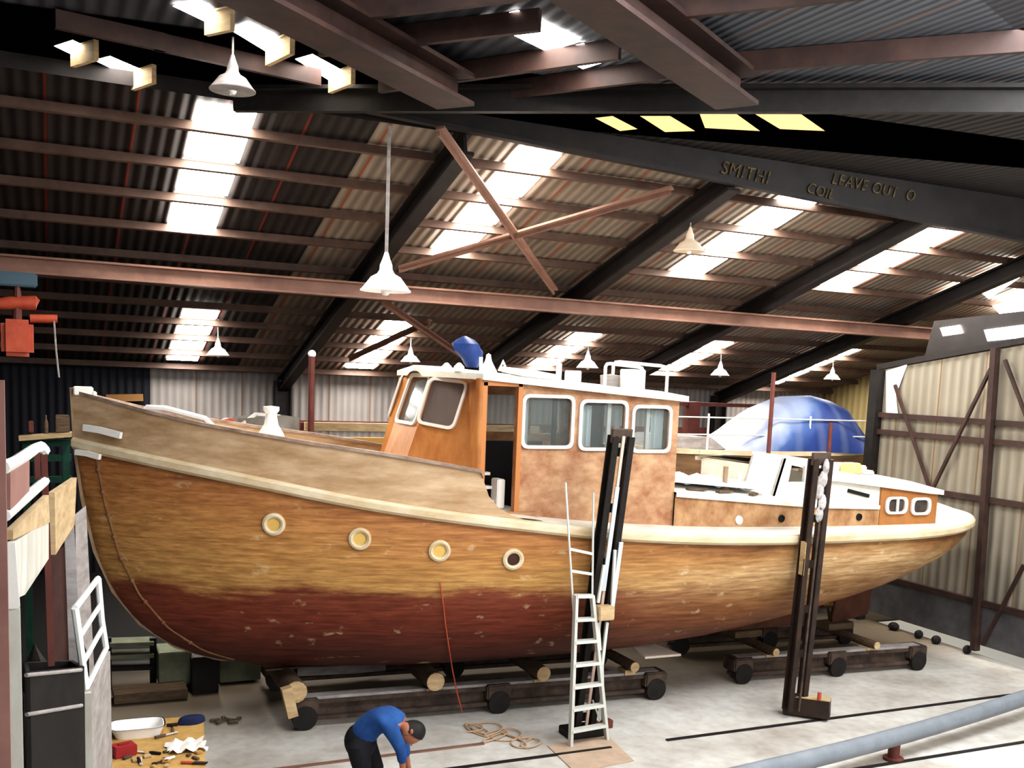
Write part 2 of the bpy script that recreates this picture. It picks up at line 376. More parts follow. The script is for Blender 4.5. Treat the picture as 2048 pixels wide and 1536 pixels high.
struct(quad('ceiling_ridge', [(XL, _e0.y, ZN-.012), (_e0.x, _e0.y, ZN-.012), (_e1.x, _e1.y, ZN-.012), (XR+2, _e1.y, ZN-.012), (XR+2, YR, ZN-.012), (XL, YR, ZN-.012)], M_roof_dark))
# walls
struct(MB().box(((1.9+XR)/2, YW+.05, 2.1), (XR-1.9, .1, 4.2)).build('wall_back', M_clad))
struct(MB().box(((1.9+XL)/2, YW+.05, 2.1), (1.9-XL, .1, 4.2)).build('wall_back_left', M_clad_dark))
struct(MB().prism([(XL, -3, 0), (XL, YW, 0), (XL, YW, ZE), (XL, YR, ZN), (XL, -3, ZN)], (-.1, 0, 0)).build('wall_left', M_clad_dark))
struct(MB().prism([(XR, 11.9, 0), (XR, YW, 0), (XR, YW, ZE), (XR, 11.9, roofz(11.9))], (.1, 0, 0)).build('wall_right', M_gable2))

# rafters of the far slope
for i, x in enumerate((4.55, 8.42, 12.15, 15.75)):
    a, b = V((x, YR-.25, roofz(YR-.25)-.28)), V((x, YW-.15, roofz(YW)-.28))
    struct(MB().ibeam(a, b, .2, .3, .04).build('rafter', M_steel_dark))
    struct(MB().ibeam((x, YW-.2, 0), (x, YW-.2, 4.0), .26, .34, .03, (1, 0, 0)).build('column', M_steel_dark))
# purlins of the far slope
PY = [12.45, 13.35, 14.25, 15.2, 16.2, 17.2, 18.1, 18.95, 19.8, 20.7, 21.6]
for y in PY:
    z = roofz(y) - .095
    struct(MB().bar((XL, y, z), (XR, y, z), .05, .11, RN).build('purlin', M_purl))
# long lit beam (tie between the bays)
bz = [P(100, 525, Y=15.7), P(1880, 668, Y=15.7)]
struct(MB().ibeam((XL, 15.7, bz[0].z-.02), (18.6, 15.7, bz[1].z-.02), .26, .24, .03).build('tie_beam', M_beam))
# rooflight strips, one sheet between each pair of purlins
wn = 0
def rooflight(x0, x1, y0, y1, m=None):
    global wn; wn += 1
    roof_quad('window_%d' % wn, x0, x1, y0, y1, m or M_sky, -.03)
for x0, x1 in ((1.55, 2.2), (5.45, 6.06), (9.82, 10.5), (13.1, 13.85)):
    ys = (12.05, 13.35, 14.25, 15.2) if x0 < 9 else (12.3, 13.35, 14.25, 15.2)
    for a, b in zip(ys[:-1], ys[1:]): rooflight(x0, x1, a+.05, b+.02 if b > 15 else b-.05)
for x0, x1, y0, y1 in ((2.16, 2.75, 18.45, 21.45), (5.8, 6.42, 18.4, 21.5), (9.8, 10.4, 18.5, 20.9), (12.95, 13.7, 18.5, 20.7), (16.6, 17.25, 18.3, 21.4)):
    for a, b in ((y0, 18.95), (18.95, 19.8), (19.8, 20.7), (20.7, y1)):
        if b - a > .1: rooflight(x0, x1, a+.05, b-.05)
for cs in ([(1893, 592), (1932, 576), (1948, 590), (1908, 608)], [(1950, 575), (2032, 530), (2050, 548), (1978, 598)], [(1985, 612), (2060, 588), (2060, 625), (2005, 634)]):
    wn += 1; struct(quad('window_%d' % wn, [PR(*c, -.16) for c in cs], M_sky2))
for cs in ([(1880, 656), (1920, 650), (1926, 666), (1886, 672)], [(1968, 660), (2060, 648), (2060, 674), (1975, 682)]):
    wn += 1; struct(quad('window_%d' % wn, [P(*c, X=14.28) for c in cs], M_sky2))
# X-bracing under the far slope
for a, b, dz in (((880, 255), (1110, 580), -.62), ((1345, 375), (800, 535), -.62), ((765, 600), (925, 710), -.6), ((860, 640), (700, 715), -.5)):
    p, q = PR(*a, dz), PR(*b, dz)
    struct(MB().bar(p, q, .1, .03, RN).bar(p+V((0, .04, -.04)), q+V((0, .04, -.04)), .02, .08, RN).build('roof_brace', M_beam))

# near roof (camera side of the ridge): purlins, rafters, lights, girders
def PN(px, py, dz=0): return P(px, py, Z=ZN+dz)
for a, b, w in (((420, -80), (912, 184), .5), ((1145, -60), (1476, 182), .5)):
    p, q = PN(*a, -.3), PN(*b, -.3)
    struct(MB().ibeam(p, q, .42, .3, .04).build('rafter', M_steel))
for a, b in (((640, 93), (1080, 40)), ((760, 168), (1240, 98)), ((1000, 182), (1420, 128)), ((1400, 131), (2350, 60)), ((1300, 20), (1750, -30)), ((700, 20), (1060, -25))):
    p, q = PN(*a, -.1), PN(*b, -.1)
    struct(MB().bar(p, q, .06, .18).build('purlin', M_steel))
for a, b in (((110, 38), (330, 86)), ((308, 82), (640, 156)), ((110, 160), (300, 178))):
    p, q = PN(*a, -.1), PN(*b, -.1)
    struct(MB().bar(p, q, .06, .16).build('purlin', M_steel))
def nlight(cs, m=None, reveal=True):
    global wn; wn += 1
    pts = [PN(*c, -.02) for c in cs]
    o = struct(quad('window_%d' % wn, pts, m or M_sky2))
    if reveal:      # purlin closing the sheet's lower edge, pale tone standing in for its lit face
        p, q = PN(*cs[2], -.1), PN(*cs[3], -.1)
        d = (q-p)*.12
        struct(MB().bar(p-d, q+d, .05, .2).build('purlin', M_timber))
for cs in ([(345, 12), (395, 2), (460, 38), (418, 47)], [(458, 58), (500, 48), (580, 88), (540, 108)], [(590, 118), (625, 108), (702, 150), (665, 165)],
           [(108, 92), (145, 80), (188, 100), (150, 112)], [(188, 120), (220, 112), (304, 148), (270, 160)]):
    nlight(cs)
nlight([(965, 40), (1035, 20), (1163, 82), (1095, 104)], reveal=False)
nlight([(1100, 106), (1166, 86), (1222, 120), (1166, 138)], reveal=False)
# glowing amber quads standing in for lit purlin faces above the ridge girder
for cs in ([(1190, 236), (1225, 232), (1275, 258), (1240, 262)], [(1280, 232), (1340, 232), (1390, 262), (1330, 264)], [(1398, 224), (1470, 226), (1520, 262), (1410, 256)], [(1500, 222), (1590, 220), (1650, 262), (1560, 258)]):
    nlight(cs, M_amber_glow, False)
# girders near the ridge
p, q = P(470, 200, Z=ZN-.2), P(2110, 200, Z=ZN-.2)
struct(MB().bar(p, q, .1, .25).bar(p+V((0, 0, .1)), q+V((0, 0, .1)), .3, .04).build('girder', M_black))
q0, q1 = P(560, 186, Y=11.55), P(2120, 496, Y=11.55)
t0, t1 = P(560, 178, Y=11.55), P(2120, 346, Y=11.55)
gird = struct(MB().prism([q0, q1, t1, t0], (0, .06, 0)).bar(q0, q1, .12, .05).build('ridge_girder', M_steel_dark))
M_chalk = mat('yellow_chalk', rgb(112, 92, 50), .9, c2=rgb(40, 33, 25), scale=9, amt=1.2)
def chalk(txt, px, py, size, ang):
    cu = bpy.data.curves.new('t', 'FONT'); cu.body = txt; cu.size = size; cu.extrude = .004; cu.space_character = 1.1; cu.shear = .2
    o = bpy.data.objects.new('t', cu); COL.objects.link(o)
    bpy.context.view_layer.update()
    me = bpy.data.meshes.new_from_object(o.evaluated_get(bpy.context.evaluated_depsgraph_get()))
    bpy.data.objects.remove(o)
    t = bpy.data.objects.new('chalk_lettering', me); me.materials.append(M_chalk); COL.objects.link(t)
    p = P(px, py, Y=11.53)
    t.matrix_world = Matrix.Translation(p) @ Matrix.Rotation(ang, 4, 'Y') @ Matrix.Rotation(math.pi/2, 4, 'X')
    t.parent = gird
    t['label'] = 'yellow chalk writing'
chalk('LEAVE OUT  O', 1662, 367, .22, math.radians(3.0))
chalk('COIL', 1612, 384, .2, math.radians(6.5))
chalk('SMITHI', 1440, 346, .24, math.radians(4.0))

# sliding door in the right gable, with braces, standing off the floor
XD = 14.0
dc = [P(2048+260, 640, X=XD), P(1765, 742, X=XD)]
top0, top1 = P(2048, 690, X=XD), P(1763, 740, X=XD)
y_near, y_far = 4.5, top1.y
zt = lambda y: top1.z + (top0.z-top1.z)*(y-top1.y)/(top0.y-top1.y)
door = struct(MB().prism([(XD, y_near, .2), (XD, y_far, .2), (XD, y_far, zt(y_far)), (XD, y_near, zt(y_near))], (.05, 0, 0)).build('door_1', M_gable))
fr = MB()
for pz in (3.86, 3.55, 2.6, .9):
    fr.bar((XD-.05, y_near, pz), (XD-.05, y_far, pz), .08, .09)
fr.build('girt', M_steel, door)
MB().bar((XD-.1, 11.72, .1), (XD-.1, 11.88, zt(11.8)), .1, .12, (1, 0, 0)).build('door_post', M_steel, door)
MB().bar((XD-.08, y_far, .0), (XD-.08, y_far, zt(y_far)), .18, .2, (0, 1, 0)).build('door_post', M_black, door)
for a, b in (((1790, 770), (1862, 985)), ((1990, 720), (1862, 985)), ((2010, 720), (2070, 880)), ((1965, 1290), (2048, 1130))):
    MB().bar(P(*a, X=XD-.1), P(*b, X=XD-.1), .05, .05, (1, 0, 0)).build('door_brace', M_steel, door)
quad('sunlit_panel', [P(1772, 742, X=XD-.02), P(1815, 728, X=XD-.02), P(1792, 790, X=XD-.02), P(1796, 828, X=XD-.02), P(1772, 828, X=XD-.02)], mat('sunlit_panel_glow', rgb(200, 205, 215), .6, emit=.25), door)  # white panel, its glow stands in for sunlight falling on it
MB().box((XD-.03, (y_near+y_far)/2, .54), (.03, y_far-y_near-.3, .68)).build('kick_panel', mat('grey_kick_panel', rgb(96, 92, 92), .7, c2=rgb(64, 62, 66), scale=3), door)
struct(MB().bar((XD+.05, y_far+.1, zt(y_far)+.05), (XD+.05, y_near, zt(y_near)+.1), .16, .1).build('rafter', M_steel_dark))
struct(MB().prism([P(1845, 728, X=14.3), P(2330, 640, X=14.3), P(2330, 590, X=14.3), P(1868, 642, X=14.3)], (.05, 0, 0)).build('wall_gable', M_steel_dark))
# stones and clods in the gap under the door
for i, (px, w) in enumerate(((1795, .1), (1845, .06), (1880, .07), (1942, .05))):
    p = P(px, 1262+(px-1800)*.32, X=XD)
    tag(MB().ball((XD-.1, p.y, .07), .09, 8, 6, (1, w*12, .9)).build('debris_clod', M_black), ['dark clod in the floor gap beside the dark door post', 'dark clod second from the door post in the bright floor gap', 'dark clod third from the door post in the bright floor gap', 'dark clod farthest right in the bright floor gap'][i], 'clod', 'clods under the sliding door')
# slip rails let into the floor
for y, x0, x1 in ((9.96, 3.2, 5.98), (9.96, 6.75, 13.8), (8.47, 7, 13.8), (10.55, 1.8, 4.6)):
    struct(MB().bar((x0, y, .008), (x1, y, .008), .045, .02).build('floor_rail', M_steel_dark if y != 10.55 else M_beam))

# ------------------------------------------------------------------ the wooden boat
YC = 12.3
boat = empty('wooden_motor_boat', (7, YC, 0), 'large stripped wooden motor boat with wheelhouse standing on trolleys in the shed', 'boat')
_bx = [.25, .5, 1, 1.5, 2, 3, 4, 5, 6, 8, 9, 10]; _bb = [.05, .25, .62, .9, 1.15, 1.5, 1.75, 1.9, 2.0, 2.05, 2.02, 1.95]
XE = 13.42
def beam(x):
    if x <= 10: return smooth_interp(x, _bx, _bb)
    t = min(1, (x-10)/(XE-10)); return max(.03, 1.95*max(0, 1-t**2.4)**.5)
_zx = [.25, 1, 2, 3, 3.8, 4.67, 6.15, 7.64, 9.3, 10.76, 12, 13.45]; _zz = [3.36, 3.22, 3.04, 2.85, 2.73, 2.62, 2.46, 2.37, 2.33, 2.32, 2.33, 2.36]
def zrail(x): return smooth_interp(x, _zx, _zz)
_sx = [.25, .27, .34, .46, .65, .94, 1.33, 1.79, 2.57, 4, 6, 7.5, 9, 10.5, 11.5, 12.4, 13.0, 13.42]
_sz = [3.6, 3.29, 2.73, 2.15, 1.68, 1.28, .98, .8, .68, .66, .68, .74, .92, 1.18, 1.42, 1.72, 1.98, 2.2]
def zbot(x): return smooth_interp(x, _sx, _sz) if x > .46 else interp(x, _sx, _sz)
ST = [.262, .27, .29, .315, .34, .37, .4, .43, .46, .52, .58, .65, .75, .85, .94, 1.1, 1.3, 1.55, 1.8, 2.1, 2.5, 3, 3.5, 4, 4.6, 5.2, 6, 7, 8, 9, 9.7, 10.3, 10.9, 11.4, 11.9, 12.3, 12.6, 12.9, 13.1, 13.25, 13.35, 13.41]
NS = 18
def section(x, side):
    b, zr, zb = beam(x), zrail(x), zbot(x)
    k = min(1, max(0, (x-.3)/4)); k2 = max(0, min(1, (x-9.5)/3.5))
    a = lerp(1.15, .62, k) + .25*k2; c = lerp(1.0, .95, k)
    out = []
    for i in range(NS+1):
        t = math.pi/2*i/NS
        y = max(.045 if x < 11 else .02, b*math.cos(t)**a); z = zr - (zr-zb)*math.sin(t)**c
        out.append(V((x, YC + side*y, z)))
    return out
hull = MB()
hull.grid([section(x, -1) for x in ST]); hull.grid([section(x, 1) for x in ST])
n = NS+1
for r in range(len(ST)-1):      # close along the bottom
    o = r*n+NS; q = len(ST)*n
    hull.f.append((o, o+n, q+o+n, q+o))
last = (len(ST)-1)*n
for i in range(NS): hull.f.append((last+i, last+i+1, len(ST)*n+last+i+1, len(ST)*n+last+i))
hull.build('hull', M_hull, boat, smooth=True)
# rub rail
def rail_pts(off, dz, x0, x1, side, N_=70):
    out = []
    for i in range(N_+1):
        t = i/N_; x = lerp(x0, x1, t)
        if x1 > 13: x = x0 + (x1-x0)*(1-(1-t)**1.8)
        out.append(V((x, YC + side*(beam(x)+off), zrail(x)+dz)))
    return out
rr = MB()
def rub(x0, x1, side, w, h, dz):
    pts = rail_pts(0, dz, x0, x1, side); rows = []
    for i, p in enumerate(pts):
        d = pts[min(i+1, len(pts)-1)]-pts[max(i-1, 0)]; d.z = 0; d.normalize(); nrm = V((d.y, -d.x, 0))
        if side > 0: nrm = -nrm
        rows.append([p + nrm*oy + V((0, 0, oz)) for oy, oz in ((-.1, -h/2), (w*.6, -h/2), (w, -h*.25), (w, h*.25), (w*.6, h/2), (-.1, h/2))])
    rr.grid(rows, closed=True)
for sd in (-1, 1): rub(.27, XE-.005, sd, .07, .13, .02)
rr.build('rub_rail', M_rail, boat, smooth=True)
# foredeck and after deck
dk = MB()
def deck_rows(x0, x1, dz, ins=.04, N_=30):
    rows = []
    for i in range(N_+1):
        x = lerp(x0, x1, i/N_); b = max(.02, beam(x)-ins)
        rows.append([V((x, YC+b*t, zrail(x)+dz+.05*(1-t*t))) for t in (-1, -.5, 0, .5, 1)])
    dk.grid(rows)
deck_rows(.3, 5.2, .1); deck_rows(5.1, XE-.01, .085, -.03)
dk.build('deck', M_deck, boat, smooth=True)
# bulwark forward with the swept-down after end
BX = [.27, .52, 1.01, 1.49, 2.48, 3.36, 4.2, 4.41]; BZ = [3.92, 3.86, 3.74, 3.64, 3.49, 3.38, 3.25, 3.21]
def bulw_top(x):
    if x <= 4.38: return interp(x, BX, BZ)
    return max(zrail(x)+.07, interp(x, [4.38, 4.43, 4.5, 4.62, 4.8, 5.0, 5.2], [3.21, 3.12, 2.95, 2.82, 2.72, 2.66, 2.6]))
bxs = [.25, .27, .3, .35, .42, .52, .65, .8, 1.0, 1.25, 1.5, 1.8, 2.1, 2.5, 2.9, 3.3, 3.7, 4.1, 4.38, 4.41, 4.45, 4.5, 4.56, 4.62, 4.7, 4.8, 4.9, 5.0, 5.1]
bw = MB()
for sd in (-1, 1):
    rows = []
    for x in bxs:
        b = beam(x); zt_ = bulw_top(x); zb_ = zrail(x)+.06; fl = .06*min(1, x)*(zt_-zb_)/.5
        th = min(.06, b*.8)
        rows.append([V((x, YC+sd*(b-th), zb_)), V((x, YC+sd*b, zb_)), V((x, YC+sd*(b+fl), zt_)), V((x, YC+sd*(b+fl-th), zt_))])
    bw.grid(rows, closed=True)
bw.build('bulwark', M_bulw, boat, smooth=True)
cp = MB()
for sd in (-1, 1):
    rows = []
    for x in [x for x in bxs if x <= 4.41]:
        b = beam(x)+.06*min(1, x)*(bulw_top(x)-zrail(x)-.06)/.5; z = bulw_top(x)
        rows.append([V((x, YC+sd*max(.005, b-.12), z)), V((x, YC+sd*(b+.03), z)), V((x, YC+sd*(b+.03), z+.035)), V((x, YC+sd*max(.005, b-.12), z+.035))])
    cp.grid(rows, closed=True)
cp.build('capping_rail', mat('worn_capping', rgb(176, 152, 132), .7, c2=rgb(104, 72, 56), scale=4, stretch=(1, 2, 2)), boat)
# stem post with its head
sp_ = MB()
stem = [(.24, 3.98)] + [(x, z) for x, z in zip(_sx[:9], _sz[:9])][1:]
for w in (.06,):
    rows = []
    for i, (x, z) in enumerate(stem):
        p0 = stem[max(0, i-1)]; p1 = stem[min(len(stem)-1, i+1)]
        d = V((p1[0]-p0[0], 0, p1[1]-p0[1])).normalized(); nn = V((-d.z, 0, d.x))
        if nn.x < 0 and i < 3: nn = -nn
        nn = V((abs(d.z), 0, abs(d.x)))
        c = V((x, YC, z))
        rows.append([c + nn*.15 + V((0, -.075, 0)), c - nn*.02 + V((0, -w, 0)), c - nn*.02 + V((0, w, 0)), c + nn*.15 + V((0, .075, 0))])
    sp_.grid(rows, closed=True)
    sp_.f.append((0, 1, 2, 3))
sp_.build('stem_post', M_stem, boat)
MB().box((.36, YC, 3.95), (.2, .3, .09)).box((.47, YC-.1, 3.86), (.05, .1, .18)).build('stem_cap', M_white, boat, bevel=.01)
# deep keel with deadwood, stern post and rudder
kl = MB().prism([(1.9, YC-.07, .82), (2.4, YC-.07, .64), (10.9, YC-.07, .62), (11.15, YC-.07, 1.35), (9, YC-.07, 1.0), (6, YC-.07, .75)], (0, .14, 0))
kl.build('keel', M_keel, boat)
MB().prism([(11.3, YC-.035, .58), (12.05, YC-.035, .7), (12.15, YC-.035, 1.5), (11.4, YC-.035, 1.42)], (0, .07, 0)).build('rudder', M_keel, boat, bevel=.01)
pr = MB()
for k in range(3):
    a = 2*math.pi*k/3; d = V((0, math.cos(a), math.sin(a))); s_ = V((.35, -math.sin(a), math.cos(a))).normalized()
    c = V((11.2, YC, .9)); pr.add([c+d*.05-s_*.04, c+d*.2-s_*.1, c+d*.3, c+d*.2+s_*.1, c+d*.05+s_*.04], [(0, 1, 2, 3, 4)])
pr.tube([(11.1, YC, .9), (11.3, YC, .9)], .05)
pr.build('propeller', mat('bronze', rgb(130, 96, 50), .4, .8), boat)

# portholes in the topsides
def hull_y(x, z):
    s = section(x, -1); best = None
    for a, b in zip(s[:-1], s[1:]):
        if b.z <= z <= a.z:
            t = (a.z-z)/max(1e-6, a.z-b.z); return a.lerp(b, t)
    return s[0]
M_pane_y = mat('amber_porthole_cover', rgb(214, 170, 78), .5); M_pane_d = mat('dark_porthole', rgb(70, 36, 24), .5)
def ring(mb, c, nrm, r0, r1, d, n=24):
    mb.lathe(c, [(r0, -.02), (r1, -.02), (r1, d*.7), ((r0+r1)/2, d), (r0, d*.7), (r0, -.02)], n, nrm)
rb = MB(); q_ = []
zs = [3.2-.05*k for k in range(48)]
for z in zs:
    xs0 = interp(-z, [-v for v in _sz[1:9]], _sx[1:9]); x = xs0 + .2 + .1*(3.2-z)/2.4
    q_.append(hull_y(x, z)+V((0, -.004, 0)))
rb.tube(q_, .012, 6)
for k in range(2, 46, 5): rb.ball(q_[k], .028, 8, 6)
rb.build('rabbet_filler', mat('rabbet_filler', rgb(150, 108, 68), .8, c2=rgb(112, 66, 40), scale=7), boat, smooth=True)
for i, (px, py) in enumerate(((548, 1048), (720, 1077), (879, 1101), (1026, 1118))):
    y = 10.8
    for _ in range(30):
        p = P(px, py, Y=y); y = .5*y+.5*hull_y(p.x, p.z).y
    p = P(px, py, Y=y)
    e = .12; a1 = hull_y(p.x+e, p.z)-hull_y(p.x-e, p.z); a2 = hull_y(p.x, p.z+e)-hull_y(p.x, p.z-e)
    nr = a1.cross(a2).normalized()
    if nr.y > 0: nr = -nr
    m = MB(); ring(m, p, nr, .075, .125, .035)
    rim = m.build('porthole', M_rail, boat, smooth=True)
    if i == 0: rim['label'] = 'pale wooden porthole ring'
    MB().lathe(p, [(.08, -.03), (.08, .008), (.0, .012)], 20, nr).build('porthole_cover', M_pane_y if i < 3 else M_pane_d, rim)

# ---- wheelhouse
WT = .05
def wall_panel(mb, outer, inner, nrm):
    """outer, inner: four corner points each (or inner None); a slab with a rectangular opening"""
    nrm = V(nrm).normalized()*WT; outer = [V(p) for p in outer]
    if inner is None:
        mb.prism(outer, nrm); return
    inner = [V(p) for p in inner]
    o2 = [p+nrm for p in outer]; i2 = [p+nrm for p in inner]
    vs = outer+inner+o2+i2; fs = []
    for k in range(4):
        j = (k+1) % 4
        fs += [(k, j, 4+j, 4+k), (8+k, 12+k, 12+j, 8+j), (k, 8+k, 8+j, j), (4+k, 4+j, 12+j, 12+k)]
    mb.add(vs, fs)
def rounded(quadp, r=.12, seg=4):
    q = [V(p) for p in quadp]; out = []
    for k in range(4):
        p, a, b = q[k], q[k-1], q[(k+1) % 4]
        da, db = (a-p).normalized(), (b-p).normalized()
        rr_ = min(r, (a-p).length*.45, (b-p).length*.45)
        s0, s1 = p+da*rr_, p+db*rr_
        for i in range(seg+1):
            t = i/seg; out.append(s0*(1-t)**2 + p*2*t*(1-t) + s1*t**2)
    return out
def frame_and_pane(parent, quadp, nrm, w=.045, d=.03, r=.1, fm=None, pm=None, pane=True):
    """nrm points outward; ring frame over the opening with a pane just inside"""
    nrm = V(nrm).normalized(); q = [V(p) for p in quadp]; c = sum(q, V())/4
    inn = rounded([p + (c-p).normalized()*.0 for p in q], r)
    outp = rounded([p + (p-c).normalized()*w*1.3 for p in q], r+.03)
    n_ = len(inn); mb = MB()
    rows = [[p+nrm*.002 for p in inn], [p+nrm*d for p in inn], [p+nrm*d for p in outp], [p+nrm*.002 for p in outp]]
    vs = [p for rw in rows for p in rw]; fs = []
    for i in range(3):
        for k in range(n_): fs.append((i*n_+k, i*n_+(k+1) % n_, (i+1)*n_+(k+1) % n_, (i+1)*n_+k))
    mb.add(vs, fs)
    f = mb.build('window_frame', fm or M_pframe, parent)
    if pane: MB().prism([p - nrm*.02 for p in q], -nrm*.006).build('pane', pm or M_glass, parent)
    return f
wh_root = boat
def wall_z(x): return interp(x, [3.8, 4.5, 7.21], [4.29, 4.27, 4.09])
YN, YFAR = 10.8, 2*YC-10.8
zb0 = 2.40
# near and far sides
side = None
side_win = [(5.07, 5.68, 3.50, 4.06), (5.83, 6.42, 3.48, 4.02), (6.56, 7.06, 3.46, 3.97)]
doorr = (4.575, 4.965, 2.72, 4.18)
bays = [4.5, 5.0, 5.755, 6.485, 7.21]
for yy, nr in ((YFAR, (0, -1, 0)), (YN, (0, 1, 0))):
    side = MB()
    for k in range(4):
        xa, xb = bays[k], bays[k+1]
        o = [(xa, yy, zb0), (xb, yy, zb0), (xb, yy, wall_z(xb)), (xa, yy, wall_z(xa))]
        w = doorr if k == 0 else side_win[k-1]
        if k == 0 and yy == YFAR: w = (4.62, 4.93, 3.5, 4.08)
        wall_panel(side, o, [(w[0], yy, w[2]), (w[1], yy, w[2]), (w[1], yy, w[3]), (w[0], yy, w[3])], nr)
    whs = side.build('wheelhouse_side', M_wh_side, boat, label='pale stripped wheelhouse side')
for (xa, xb, za, zb_) in side_win:
    for yy, nr in ((YN, (0, -1, 0)), (YFAR, (0, 1, 0))):
        frame_and_pane(whs, [(xa, yy, za), (xb, yy, za), (xb, yy, zb_), (xa, yy, zb_)], nr, r=.07)
    MB().bar((xb-.17 if xa < 6.5 else xa+.25, YN+.09, za), (xb-.17 if xa < 6.5 else xa+.25, YN+.09, zb_), .05, .04, (0, 1, 0)).build('window_mullion', M_black if xa < 5.5 else M_white, whs)
# curtains just inside the side windows
M_curt = mat('white_curtain', rgb(214, 218, 218), .8)
for x0, x1, z0, z1 in ((5.08, 5.17, 3.5, 4.05), (5.86, 6.02, 3.48, 3.98), (6.36, 6.42, 3.48, 3.98), (6.88, 7.05, 3.46, 3.95)):
    pts = []
    for i in range(9):
        t = i/8; pts.append((lerp(x0, x1, t), YN+.12+.02*math.sin(i*2.2)))
    MB().grid([[V((x, y, z0)) for x, y in pts], [V((x, y, z1)) for x, y in pts]]).build('curtain', M_curt, whs, fix=False)
# door frame, half door and dark inside
MB().bar((doorr[0]-.03, YN-.02, 2.7), (doorr[0]-.03, YN-.02, 4.22), .06, .05, (0, 1, 0)).bar((doorr[1]+.03, YN-.02, 2.7), (doorr[1]+.03, YN-.02, 4.22), .06, .05, (0, 1, 0)).bar((doorr[0]-.05, YN-.02, 4.21), (doorr[1]+.05, YN-.02, 4.21), .05, .06).build('door_frame', mat('orange_door_frame', rgb(186, 112, 52), .5), whs)
ins = MB().box((5.1, YN+.7, 3.05), (1.1, .06, .9)).box((5.6, 12.3, 2.55), (3.0, 2.7, .04))
ins.build('inner_bulkhead', M_dark_in, whs)
stp = MB()
for k in range(3): stp.box((4.72, YN+.35+.07*k, 2.8+.16*k), (.26, .12, .035))
stp.build('companion_steps', M_white, whs)
MB().box((4.9, YN+.3, 2.9), (.1, .2, .35)).build('locker', M_white, whs, bevel=.01)
MB().prism([(4.35, YN-.02, 2.66), (4.5, YN-.1, 2.66), (5.25, YN-.12, 2.66), (5.25, YN+.0, 2.66)], (0, 0, .06)).box((5.05, YN-.06, 2.56), (.55, .08, .1)).build('door_step', M_wh_side, whs, bevel=.008)
# raked front: quarter panels and centre panel
ZT = 4.29
zfb = 2.6
qa_t, qa_b = V((4.33, 11.85, ZT)), V((3.77, 11.85, zfb)); qb_t, qb_b = V((4.5, YN, ZT-.02)), V((4.5, YN, zfb))
def mir(p): return V((p.x, 2*YC-p.y, p.z))
fr_ = MB()
cen = [qa_b, mir(qa_b), mir(qa_t), qa_t]
cn = V((1, 0, -.28))
nq = (qb_b-qa_b).cross(qa_t-qa_b).normalized()
if nq.y > 0: nq = -nq                     # outward, towards the near bow quarter
qwin = [PP(x, y, (qa_b+qa_t+qb_b+qb_t)/4, nq) for x, y in ((839, 842), (906, 855), (934, 768), (864, 760))]
wall_panel(fr_, [qa_b, qb_b, qb_t, qa_t], qwin, -nq)
nqm = V((nq.x, -nq.y, nq.z))
wall_panel(fr_, [mir(p) for p in (qa_b, qb_b, qb_t, qa_t)], [mir(p) for p in qwin], -nqm)
def onc(y, z): t = (z-zfb)/(ZT-zfb); return V((lerp(qa_b.x, qa_t.x, t), y, z))
cwin = [onc(11.95, 3.68), onc(12.65, 3.68), onc(12.65, 4.24), onc(11.95, 4.24)]
wall_panel(fr_, cen, cwin, cn)
whf = fr_.build('wheelhouse_front', M_wh_front, boat, label='varnished orange raked wheelhouse front')
frame_and_pane(whf, qwin, nq, w=.04, r=.08, pm=glass_mat('dusty_glass', rgb(120, 104, 96), .35))
frame_and_pane(whf, [mir(p) for p in qwin], nqm, w=.04, r=.08)
frame_and_pane(whf, cwin, -cn, w=.05, r=.08)
MB().tube([(4.5, YN, zb0), (4.5, YN, ZT-.03)], .05, 12).build('corner_post', M_wh_front, whf, smooth=True)
# after bulkhead of the wheelhouse
ab = MB(); 
wall_panel(ab, [(7.2, YN+WT, zb0), (7.2, YFAR-WT, zb0), (7.2, YFAR-WT, 4.09), (7.2, YN+WT, 4.09)], [(7.2, YN+.5, 3.1), (7.2, YFAR-.5, 3.1), (7.2, YFAR-.5, 3.95), (7.2, YN+.5, 3.95)], (-1, 0, 0))
ab.build('wheelhouse_back', M_wh_side, boat)
# white cambered roof
rf = MB(); rows_t = []; 
outl = [(4.22, 12.3), (4.26, 11.72), (4.36, 11.2), (4.5, 10.72), (5.5, 10.7), (6.5, 10.7), (7.28, 10.7)]
rows = []
for x, yn in outl:
    hw = YC-yn
    if x == 4.22: hw = .3
    r = []
    for t in (-1, -.6, -.2, .2, .6, 1): r.append(V((x, YC+hw*t, wall_z(x)+.045+.07*(1-t*t))))
    rows.append(r)
rf.grid(rows)
rf.grid([[p-V((0, 0, .07)) for p in r] for r in rows])
edge = [r[0] for r in rows]+rows[-1]+[r[-1] for r in reversed(rows)]+list(reversed(rows[0]))
rf.grid([edge, [p-V((0, 0, .07)) for p in edge]], closed=True)
whr = rf.build('wheelhouse_roof', M_deck, boat)
def roof_at(x): return wall_z(x)+.08
